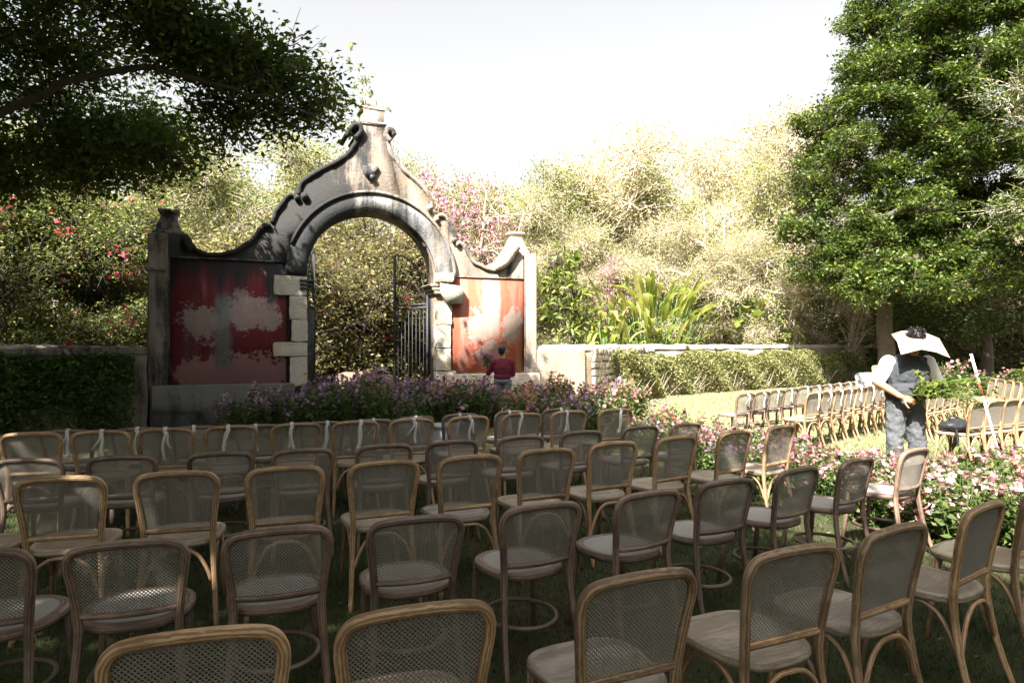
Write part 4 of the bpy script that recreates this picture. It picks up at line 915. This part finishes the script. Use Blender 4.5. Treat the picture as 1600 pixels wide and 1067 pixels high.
# shrubs and big leaved plants along the right wall
bl = [((x, y, z), (.55, .5, .45), 34) for x, y, z in ((0, 0, .7), (.5, .1, 1.2), (-.4, 0, 1.4), (.3, .1, 2.0), (-.1, 0, 2.6), (.4, 0, 3.0), (-.3, .1, 3.3), (.1, 0, 3.9), (.8, 0, .6), (.75, .1, 2.3))]
P8 = tree_parts(55, [(0, 0, 0, .06), (.0, 0, .4, .05), (.05, 0, 1.0, .04)], bl, (0, .1, .1, .3, .3)); g8 = np.random.default_rng(8)
Cn = np.concatenate([crown_points(g8, c, r, 26, .5) for c, r, n in bl]); D = np.repeat(unit(len(Cn), g8), 9, 0) * .6 + unit(len(Cn) * 9, g8); D[:, 2] += .25; D /= np.linalg.norm(D, axis=1)[:, None]
LF = leaves(np.repeat(Cn, 9, 0) + D * .13, .27, .22, .5, g8, D=D)
tree('glossy_shrub', 'dark green long leaved shrub against the right end post', 'shrub', (1.35, 18.9, 0), (P8[0], LF, None), M['bark'], M['l_lime'])
def blade_leaf(base, direc, L, w, droop, g, n=7, split=0):
    """one broad leaf with a midrib: two rows of quads bending down with its weight"""
    d = np.array(direc, float); d /= np.linalg.norm(d); s = np.cross(d, [0, 0, 1]); s /= np.linalg.norm(s) + 1e-6; t = np.linspace(0, 1, n)
    c = np.array(base) + d * L * t[:, None] + np.array([0, 0, -1]) * (droop * L * t ** 2.2)[:, None]
    ww = w * np.sin(np.pi * np.clip(t * .93 + .05, 0, 1)) ** .75
    if split: ww = ww * np.where(np.arange(n) % 2, 1, .35)
    up = np.cross(s, d); V = np.stack([c - s * ww[:, None] * .5 + up * .18 * ww[:, None], c, c + s * ww[:, None] * .5 + up * .18 * ww[:, None]], 1).reshape(-1, 3)
    i = np.arange(n * 3).reshape(n, 3); F = np.concatenate([np.stack([i[:-1, k], i[:-1, k + 1], i[1:, k + 1], i[1:, k]], -1) for k in (0, 1)])
    return V, F, np.full(len(V), g.uniform(0, 1))
def big_plant(name, label, loc, n, hmin, hmax, spread, L, w, mat, seed, split=0, droop=.5):
    r = empty(name, loc); tag(r, label, 'plant'); g = np.random.default_rng(seed)
    for i in range(n):
        a = g.uniform(0, 6.283); h = g.uniform(hmin, hmax); sp = spread * g.uniform(.1, 1); b = np.array([math.cos(a) * sp, math.sin(a) * sp * .7, h]); root = np.array([b[0] * .3, b[1] * .3, 0])
        d = np.array([math.cos(a) * g.uniform(.15, .9), math.sin(a) * .6, g.uniform(.25, 1.3)]); lf = blade_leaf(b, d, L * g.uniform(.7, 1.2), w * g.uniform(.7, 1.2), droop * g.uniform(.3, 1.3), g, 13 if split else 8, split)
        o = obj('leaf', [lf], mat, r); obj('stalk', tube(smooth_path([root, root * .4 + b * .6 - np.array([0, 0, .05]), b], 6), [.03, .028, .025, .02, .017, .014], 5), M['stem'], o)
    return r
big_plant('broad_leaved_plant', 'large sunlit banana like plant with long upright leaves behind the wall', (5.1, 25.0, 0), 230, .6, 3.5, 2.1, 1.6, .20, M['l_banana'], 1, 0, .45)
big_plant('broad_leaved_plant', 'pale drooping broad leaved plant left of the tall banana like one', (3.1, 23.6, 0), 70, .7, 2.6, 1.2, 1.0, .2, M['l_banana'], 2, 0, .8)
big_plant('split_leaved_plant', 'green split leaved philodendron climbing behind the wall', (8.9, 26.0, 0), 40, .8, 3.4, 1.0, 1.0, .55, M['l_lime'], 3, 1, .7)
big_plant('split_leaved_plant', 'low split leaved plant at the wall top right of the philodendron', (10.4, 26.8, 0), 22, .9, 1.9, 1.0, .8, .4, M['l_lime'], 4, 1, .7)
big_plant('palm_plant', 'hanging pale palm fronds left of the ficus trunk', (13.2, 29.4, 0), 26, 2.0, 4.2, .7, 1.8, .35, M['l_hedge'], 5, 1, 1.0)
big_plant('fern_plant', 'dark green fern clump at the right edge beside the pale chairs', (14.2, 18.6, 0), 30, .2, .9, .6, .9, .22, M['l_mid'], 6, 1, .8)
# clipped hedge before the right wall and creeper on the left wall
def hedge(line, n, h, th, size, mat, label, cat, seed, name='hedge', stems=True, zmin=.35):
    g = np.random.default_rng(seed); P = np.array(line, float); L = np.concatenate([[0], np.cumsum(np.linalg.norm(np.diff(P, axis=0), axis=1))]); s = g.uniform(0, L[-1], n)
    q = np.stack([np.interp(s, L, P[:, k]) for k in (0, 1)], -1); i = np.clip(np.searchsorted(L, s) - 1, 0, len(P) - 2); T = (P[i + 1] - P[i]); T /= np.linalg.norm(T, axis=1)[:, None]; N_ = np.stack([-T[:, 1], T[:, 0]], -1)
    top = h * (1 + .10 * np.sin(s * 2.1) * np.sin(s * .83 + 1)); z = zmin + (top - zmin) * g.uniform(0, 1, n) ** .75; bul = th * (.75 + .25 * np.sin(s * 3.3 + z * 4)) * np.sqrt(np.clip(1.08 - (z / top) ** 4, .05, 1))
    q = q + N_ * (bul * np.sign(g.normal(0, 1, n)) * g.uniform(.25, 1, n) ** .5)[:, None]
    r = empty(name, (0, 0, 0)); tag(r, label, cat); obj('foliage', [leaves(np.column_stack([q, z]), size, .5, .4, g)], mat, r)
    if stems:
        m = n // 34; b = q[:m] * .5 + np.stack([np.interp(s[:m], L, P[:, k]) for k in (0, 1)], -1) * .5
        obj('stems', [twigs(np.column_stack([b, np.zeros(m)]), np.column_stack([b + g.normal(0, .18, (m, 2)), g.uniform(.3, h * .6, m)]), .011, .005)], M['bark_pale'], r)
    return r
hedge([(2.75, 18.2), (4.6, 21.0), (9.0, 24.4), (14.2, 28.0)], 62000, 1.30, .52, .085, M['l_hedge'], 'long sunlit leafy hedge in front of the right garden wall', 'hedge', 1, 'hedge', True, .06)
hedge([(14.6, 28.2), (24, 35)], 9000, 1.3, .5, .12, M['l_dark'], 'dark hedge in tree shade at the far right', 'hedge', 2)
hedge([(-14, 9.85), (-7.0, 12.65)], 26000, 1.36, .16, .08, M['l_dark'], 'dark creeper covering the shaded left wall', 'creeper', 3, 'wall_creeper', False, .05)
# slender shoots growing up behind the spire
g9 = np.random.default_rng(77); A = gw(4.0, .9, 5.4); tips = [gw(3.25, 1.0, 8.0), gw(3.9, .9, 8.15), gw(4.15, .8, 7.55), gw(3.4, 1.1, 7.2), gw(4.3, .8, 6.6)]
W, P = [tube(smooth_path([gw(6.1, 1.1, 0), gw(5.95, 1.0, 2.6), gw(5.2, .95, 4.2), A], 14), .02, 5)], []
for t in tips:
    p = smooth_path([A, (A + t) / 2 + Vector((g9.normal(0, .12), 0, .1)), t], 9); W.append(tube(p, np.linspace(.012, .004, 9), 4))
    for k in range(4, 9):
        for j in range(3):
            e = p[k] + g9.normal(0, .14, 3); W.append(twigs([p[k]], [e], .003, .002)); P.append(e + g9.normal(0, .04, (5, 3)))
tree('slender_sapling', 'slender sapling whose thin leafy shoots rise above the gateway spire', 'sapling', (0, 0, 0), (W, leaves(np.concatenate(P), .11, .5, .4, g9), None), M['bark_pale'], M['l_mid'])
# rocks behind the arch
r = empty('rock_heap', (-4.0, 17.6, 0)); tag(r, 'brown broken stump and rocks lying behind the open arch', 'rocks')
for i, (x, y, z, s) in enumerate([(0, 0, .45, .9), (.7, .2, .40, .8), (1.25, .1, .3, .6), (.35, -.3, .25, .55)]): obj('rock', rough_block((x, y, z), (s, s * .8, s * .9), i + 3, 5, .09, .2, i), M['rock'], r)

# ------------------------------------------------------------------ people
def cap(p, q, r0, r1, n=14):
    """tapered capsule"""
    p, q = np.array(p, float), np.array(q, float); d = q - p; L = np.linalg.norm(d); d = d / (L + 1e-9); ts, rs = [], []
    for a in np.linspace(-80, 0, 5): ts.append(r0 * math.sin(rad(a))); rs.append(r0 * math.cos(rad(a)))
    for a in np.linspace(0, 80, 5): ts.append(L + r1 * math.sin(rad(a))); rs.append(r1 * math.cos(rad(a)))
    return tube(p + d * np.array(ts)[:, None], rs, n)
def ell(c, r, R=None, n=16, m=10):
    a = np.linspace(-1.45, 1.45, m); V, F = lathe([(math.cos(t), math.sin(t)) for t in a], n); V = V * np.asarray(r, float)
    if R is not None: V = V @ np.array(R.to_matrix()).T
    return V + np.asarray(c, float), F
def fused(name, parts, mat, parent, vox=.008, wrinkle=0, smooth=4, size=.12):
    """union of overlapping volumes remeshed to one continuous skin"""
    o = obj(name, parts, mat, parent, True); m = o.modifiers.new('remesh', 'REMESH'); m.mode = 'VOXEL'; m.voxel_size = vox; m.use_smooth_shade = True
    s = o.modifiers.new('smooth', 'SMOOTH'); s.factor = .5; s.iterations = smooth
    if wrinkle:
        tx = bpy.data.textures.new(name + '_folds', 'CLOUDS'); tx.noise_scale = size; tx.noise_depth = 2
        d = o.modifiers.new('folds', 'DISPLACE'); d.texture = tx; d.strength = wrinkle; d.mid_level = .5; d.texture_coords = 'LOCAL'
    return o
def hand(w, f, nrm, side, curl, s=1.0):
    """palm and five bent fingers: w wrist, f finger direction, nrm back-of-hand normal, side +1/-1 for the thumb"""
    w, f, nrm = Vector(w), Vector(f).normalized(), Vector(nrm).normalized(); x = f.cross(nrm).normalized(); P = []
    pc = w + f * .045 * s; q = Matrix((x, f, nrm)).transposed().to_quaternion()
    P.append(ell(pc + f * .01 * s, (.040 * s, .052 * s, .017 * s), q)); P.append(cap(w - f * .03, w + f * .02, .026 * s, .026 * s))
    for k, (o, L) in enumerate(((-.030, .066), (-.010, .076), (.011, .072), (.030, .056))):
        b = pc + f * .042 * s + x * o * s; d = f.copy(); r = .0095 * s
        for j in range(3):
            d = (Quaternion(x, -curl * (.6 + .3 * j)) @ d) if True else d; e = b + d * L * s * (.45, .32, .23)[j]; P.append(cap(b, e, r, r * .92, 8)); b = e; r *= .93
    b = w + f * .03 * s + x * side * .03 * s; d = (f * .6 + x * side * .75 - nrm * .3).normalized(); r = .0115 * s
    for j, L in enumerate((.036, .030, .024)):
        e = b + d * L * s; P.append(cap(b, e, r, r * .93, 8)); b = e; d = (d + f * .35).normalized(); r *= .94
    return P
def head(c, tilt, s=1.0, yaw=0.0):
    """head with brow, nose, mouth, jaw and ears looking along -Y, then tilted down; returns skin parts, hair parts, face parts"""
    R = Matrix.Rotation(yaw, 3, 'Z') @ Matrix.Rotation(tilt, 3, 'X'); Q = R.to_quaternion(); c = Vector(c)
    def L(p): return c + R @ (Vector(p) * s)
    sk = [ell(L((0, .012, .03)), (.077 * s, .094 * s, .098 * s), Q), ell(L((0, -.022, -.045)), (.058 * s, .068 * s, .066 * s), Q), ell(L((0, -.062, -.090)), (.026 * s, .022 * s, .02 * s), Q),
          cap(L((0, -.090, .018)), L((0, -.108, -.022)), .009 * s, .015 * s), cap(L((-.014, -.100, -.026)), L((.014, -.100, -.026)), .010 * s, .010 * s), cap(L((-.045, -.076, .035)), L((.045, -.076, .035)), .013 * s, .013 * s),
          cap(L((-.02, -.086, -.058)), L((.02, -.086, -.058)), .0085 * s, .0085 * s), cap(L((-.018, -.084, -.068)), L((.018, -.084, -.068)), .009 * s, .009 * s),
          ell(L((.078, .012, -.005)), (.012 * s, .020 * s, .032 * s), Q), ell(L((-.078, .012, -.005)), (.012 * s, .020 * s, .032 * s), Q)]
    hr = [ell(L((0, .022, .052)), (.085 * s, .098 * s, .090 * s), Q), ell(L((0, .055, .0)), (.076 * s, .062 * s, .085 * s), Q)]
    eyes = [ell(L((k * .031, -.078, .012)), (.013 * s, .008 * s, .006 * s), Q, 10, 6) for k in (-1, 1)] + [cap(L((k * .018, -.088, .036)), L((k * .046, -.080, .037)), .005 * s, .004 * s, 6) for k in (-1, 1)]
    return sk, hr, eyes, L
g10 = np.random.default_rng(99)
# --- man in the cardboard hat, bent over a bundle of greenery
px_, py_ = 4.28, 7.35
man = empty('person', (px_, py_, 0)); tag(man, 'person in dark vest and cardboard sun hat holding a bundle of green branches', 'person')
sk, hr, eyes, L = head((.025, -.06, 1.60), rad(42), 1.0, rad(-8))
body = list(sk) + [cap((.02, .03, 1.40), (.025, -.03, 1.54), .062, .056), ell((.0, .03, 1.22), (.20, .135, .26)), ell((-.04, .02, .98), (.19, .135, .16))]
for s, hx in ((-1, -.14), (1, .06)):
    body += [cap((hx, .02, .92), (hx + s * .02, -.005, .50), .095, .062), cap((hx + s * .02, -.005, .50), (hx + s * .03, .03, .09), .060, .042), cap((hx + s * .03, .04, .045), (hx + s * .045, -.12, .035), .045, .035)]
# arms: his right (picture left) hangs and reaches to the bundle, his left carries it from below
body += [cap((-.235, .03, 1.37), (-.325, .04, 1.17), .058, .047), cap((-.325, .04, 1.17), (-.20, -.17, 1.035), .047, .030)]
body += [cap((.245, .03, 1.37), (.345, .03, 1.17), .058, .047), cap((.345, .03, 1.17), (.12, -.20, 1.06), .047, .030)]
body += hand((-.19, -.185, 1.028), (.72, -.25, -.28), (-.2, -.75, .5), 1, .45) + hand((.11, -.205, 1.06), (-.85, -.3, .1), (.1, -.3, -.9), -1, .35)
fused('body', body, M['skin'], man, .006, 0, 3)
fused('hair', hr, M['hair'], man, .008, .022, 1, .02)
hc = np.array(L((0, .022, .06))); hd = unit(420, g10); hd = hd[(hd[:, 2] > -.05)]; obj('hair_tufts', twigs(hc + hd * .078, hc + hd * .105 + g10.normal(0, .012, hd.shape), .008, .002), M['hair'], man)
obj('eyes', eyes, M['hair'], man)
tors = [ell((.0, .03, 1.24), (.232, .168, .26)), ell((.0, .045, 1.36), (.215, .125, .10)), ell((-.035, .005, 1.06), (.215, .172, .16)), cap((-.19, .03, 1.39), (.19, .03, 1.39), .06, .06)]
fused('vest', tors, M['vest'], man, .009, .032, 2, .065)
for s in (-1, 1):
    fused('sleeve', [cap((s * .215, .03, 1.385), (s * .305, .038, 1.20), .078, .072)], M['white_shirt'], man, .008, .012, 2, .08)
fused('collar', [tube([(.02 + .072 * math.cos(a), .01 + .066 * math.sin(a), 1.445 + .012 * math.sin(a)) for a in np.linspace(0, 6.283, 24, endpoint=False)], .014, 8, True)], M['white_shirt'], man, .006)
tr_ = [ell((-.04, .015, .95), (.208, .150, .10))]
for s, hx in ((-1, -.135), (1, .055)):
    tr_ += [cap((hx, .015, .92), (hx + s * .025, -.005, .50), .112, .086), cap((hx + s * .025, -.005, .50), (hx + s * .035, .03, .10), .084, .074)]
fused('trousers', tr_, M['jeans'], man, .009, .036, 2, .065)
fused('shoe', [cap((-.165, .05, .04), (-.18, -.13, .035), .052, .042), cap((.09, .05, .04), (.105, -.13, .035), .052, .042)], M['bag'], man, .008)
# hat: one bent sheet of card with a hole for the head
def card_hat():
    out = [(-.245, -.27, 1.475), (-.20, -.12, 1.61), (-.155, .07, 1.69), (-.02, .12, 1.725), (.12, .12, 1.735), (.22, .06, 1.70), (.31, -.02, 1.645), (.27, -.17, 1.545), (.235, -.32, 1.44), (.10, -.31, 1.50), (-.055, -.31, 1.53), (-.15, -.29, 1.505)]
    c = np.array([.025, -.035, 1.675]); V = []; n = len(out)
    for t in (0, .35, .7, 1):
        for p in out:
            p = np.array(p); d = (p - c)[:2]; i = c + np.array([*(d / np.linalg.norm(d) * np.array([.082, .092])), -.01 + .03 * d[1]]); V.append(i * (1 - t) + p * t + np.array([0, 0, .012 * math.sin(t * 3.14)]))
    V = np.array(V); idx = np.arange(4 * n).reshape(4, n); nx = np.roll(idx, -1, 1); F = np.stack([idx[:-1], nx[:-1], nx[1:], idx[1:]], -1).reshape(-1, 4)
    return V, F
o = obj('cardboard_hat', card_hat(), M['card']); o.location = (px_, py_, 0); tag(o, 'pale sheet of cardboard with a hole worn as a sun hat by the man', 'hat')
md = o.modifiers.new('thick', 'SOLIDIFY'); md.thickness = .005
# his bundle of cut branches
P, W = [], []
for i in range(34):
    b = np.array([-.10 + g10.uniform(-.06, .12), -.27 + g10.normal(0, .03), 1.06 + g10.normal(0, .02)]); e = np.array([g10.uniform(-.16, .62), -.30 + g10.normal(0, .10), 1.10 + g10.normal(0, .07) + .05 * g10.uniform()])
    if i > 24: e[2] -= g10.uniform(.05, .12)
    p = smooth_path([b, (b + e) / 2 + np.array([0, 0, .05]), e], 7); W.append(tube(p, .0035, 4)); t = p[g10.integers(1, 7, 22)]; P.append(t + g10.normal(0, .028, (22, 3)))
r = empty('green_branches', (px_, py_, 0)); tag(r, 'bundle of fresh leafy green branches held by the man in the hat', 'branches')
obj('twigs', W, M['stem'], r); obj('foliage', [leaves(np.concatenate(P), .062, .5, .5, g10)], M['l_lime'], r)
# --- man in maroon, seen from behind among the flowers
mx, my = -.20, 14.25
m2 = empty('person', (mx, my, 0)); m2.scale = (1, 1, .985); tag(m2, 'person in maroon jersey seen from behind among the flowers by the gateway', 'person')
sk, hr, eyes, L = head((.0, .0, 1.455), rad(8), .98, rad(165))
body = list(sk) + [cap((0, .0, 1.28), (0, .0, 1.39), .058, .052), ell((0, 0, 1.08), (.165, .11, .24)), ell((0, 0, .86), (.165, .12, .14))]
for s in (-1, 1):
    body += [cap((s * .085, 0, .80), (s * .09, .0, .44), .085, .056), cap((s * .09, .0, .44), (s * .095, -.03, .08), .054, .038), cap((s * .095, -.03, .04), (s * .105, .12, .032), .042, .034)]
body += [cap((-.185, 0, 1.22), (-.29, .05, 1.00), .052, .042), cap((-.29, .05, 1.00), (-.25, .24, 1.06), .042, .028), cap((.19, 0, 1.22), (.215, .05, .97), .052, .042), cap((.215, .05, .97), (.06, .22, .98), .042, .028)]
body += hand((-.25, .25, 1.065), (-.1, .8, .3), (-.8, 0, .4), 1, .5) + hand((.05, .225, .985), (-.8, .45, .1), (.2, .7, .6), -1, .5)
fused('body', body, M['skin'], m2, .006, 0, 3); fused('hair', hr + [ell(L((0, .03, .045)), (.088, .10, .092))], M['hair'], m2, .008, .012, 1, .02); obj('eyes', eyes, M['hair'], m2)
fused('jersey', [ell((0, 0, 1.08), (.195, .135, .25)), cap((-.15, 0, 1.235), (.15, 0, 1.235), .065, .065), ell((0, 0, .92), (.188, .14, .10)), cap((-.185, 0, 1.22), (-.29, .05, 1.00), .072, .060), cap((-.29, .05, 1.00), (-.258, .20, 1.05), .060, .046), cap((.185, 0, 1.22), (.215, .05, .97), .072, .060), cap((.215, .05, .97), (.08, .20, .98), .060, .046)], M['maroon'], m2, .010, .02, 3, .09)
fused('trousers', [ell((0, 0, .82), (.180, .135, .10))] + [c for s in (-1, 1) for c in (cap((s * .085, 0, .80), (s * .09, 0, .44), .102, .080), cap((s * .09, 0, .44), (s * .095, -.03, .09), .078, .068))], M['dark_trousers'], m2, .010, .025, 3, .09)
fused('shoe', [cap((s * .095, -.03, .04), (s * .105, .13, .035), .048, .04) for s in (-1, 1)], M['bag'], m2, .008)
P, W, FP = [], [], []
for i in range(12):
    b = np.array([-.26 + g10.normal(0, .02), .29 + g10.normal(0, .02), .98]); e = b + np.array([g10.normal(-.06, .09), g10.normal(0, .06), g10.uniform(.28, .46)]); p = smooth_path([b, (b + e) / 2, e], 6)
    W.append(tube(p, .004, 4)); P.append(p[g10.integers(1, 5, 14)] + g10.normal(0, .03, (14, 3))); FP.append(e + g10.normal(0, .035, (16, 3)))
r = empty('flower_bunch', (mx, my, 0)); tag(r, 'bunch of pale purple flowers held up by the man in maroon', 'flowers')
obj('stems', W, M['stem'], r); obj('foliage', [leaves(np.concatenate(P), .07, .4, .4, g10)], M['l_bed'], r); obj('blossoms', [leaves(np.concatenate(FP), .045, .8, .3, g10)], M['f_purple'], r)

# ------------------------------------------------------------------ things lying about
def bucket(x, y, h, r, label, mat=None, z=0):
    b = empty('bucket', (x, y, z)); tag(b, label, 'bucket'); obj('shell', lathe([(r * .8, 0), (r, h), (r * .94, h - .002), (r * .75, .02)], 24), mat or M['bucket'], b, False)
    obj('rim', lathe([(r * .99, h - .035), (r * 1.08, h - .03), (r * 1.08, h + .004), (r * .95, h + .006)], 24), mat or M['bucket'], b); return b
bucket(-1.70, 11.1, .36, .17, 'dark grey bucket holding purple flowers behind the chairs')
plant(-1.70, 11.1, .85, 1.1, 'purple', 'purple flowers standing in the dark grey bucket', 'bucket flowers', g4, .15)
bucket(-.93, 9.2, .50, .20, 'pale grey plastic tub standing between chairs before the flower bed')
bucket(11.6, 17.9, .42, .26, 'dark glossy bucket of pink lilies in the shade behind the lawn', M['bag'])
plant(11.6, 17.9, 1.5, 1.0, 'pink', 'tall pink lilies standing in the dark glossy bucket', 'bucket flowers', g4, .15)
plant(10.4, 17.6, 1.3, 1.0, 'coral', 'coral flowers on the lawn just right of the man in the hat', 'lawn flowers', g4)
for i, (x, y) in enumerate(((11.5, 20.2), (12.4, 20.4), (13.3, 20.6), (14.2, 20.6), (15.2, 20.7))): plant(x, y, 1.5, .8, 'magenta', f'dull magenta flowering plant, {ORD[i]} from the left in the shaded far bed', 'plants in the far right bed', g4)
pl = empty('striped_pole', (5.42, 7.45, 0)); pl.rotation_euler = (rad(-4), rad(-13), 0); tag(pl, 'white pole with one red band leaning among the flowers at right', 'pole')
obj('shaft', tube([(0, 0, -.02), (0, 0, 1.50)], .0135, 12), M['pole_white'], pl); obj('red_band', tube([(0, 0, 1.04), (0, 0, 1.20)], .0142, 12), M['pole_red'], pl); obj('pole_cap', tube([(0, 0, 1.495), (0, 0, 1.515)], .0155, 12), M['pole_white'], pl)
# black bag on the first chair of the row with the pole
bg_ = empty('black_bag', (5.64, 8.69, .475), .4); tag(bg_, 'black bag lying on the wooden seat behind the flowers', 'bag')
fused('bag_body', [ell((0, 0, .07), (.23, .17, .065)), ell((.08, .03, .10), (.14, .11, .06)), ell((-.10, -.02, .085), (.12, .11, .05))], M['bag'], bg_, .010, .03, 1, .08)
obj('strap', [tube(smooth_path([(-.18, -.13, .05), (-.28, -.22, .0), (-.30, -.24, -.14), (-.26, -.24, -.24)], 14), .013, 6, flat=.3), tube(smooth_path([(.1, -.15, .06), (.15, -.22, -.02), (.13, -.23, -.2)], 12), .013, 6, flat=.3), tube(smooth_path([(-.15, 0, .12), (0, .05, .19), (.15, 0, .14)], 12), .010, 6)], M['bag'], bg_)
b2 = empty('black_pouch', (5.99, 8.85, .475), .2); tag(b2, 'small black pouch lying on the second seat by the pole', 'pouch')
fused('pouch_body', [ell((0, 0, .06), (.10, .08, .055)), ell((.04, .02, .09), (.06, .05, .04))], M['bag'], b2, .008, .02, 1, .05); obj('zip', tube([(-.08, -.05, .1), (0, -.03, .122), (.08, -.02, .11)], .006, 5), M['bucket'], b2)
b3 = empty('black_pouch', (3.95, 11.2, .475), .6); tag(b3, 'small dark pouch on a seat in the far sunny row', 'pouch')
fused('pouch_body', [ell((0, 0, .09), (.10, .08, .09)), ell((.02, .0, .15), (.07, .06, .06))], M['bag'], b3, .008, .02, 1, .05); obj('handle', tube(smooth_path([(-.05, 0, .2), (0, 0, .25), (.05, 0, .2)], 8), .008, 5), M['bag'], b3)
rl = empty('plastic_rolls', (12.3, 23.6, 0), .5); tag(rl, 'pale rolled plastic sheets lying at the dark end of the hedge', 'plastic rolls')
for i, (y, z) in enumerate(((-.18, .17), (.18, .17), (0, .46))):
    a = np.linspace(0, 18, 70); rr_ = .05 + .12 * a / 18; V = np.stack([np.stack([np.full(70, sx), y + rr_ * np.cos(a), z + rr_ * np.sin(a)], -1) for sx in (-.5, .5)], 1).reshape(-1, 3); idx = np.arange(140).reshape(70, 2)
    obj('roll', (V, np.stack([idx[:-1, 0], idx[1:, 0], idx[1:, 1], idx[:-1, 1]], -1)), M['film'], rl)
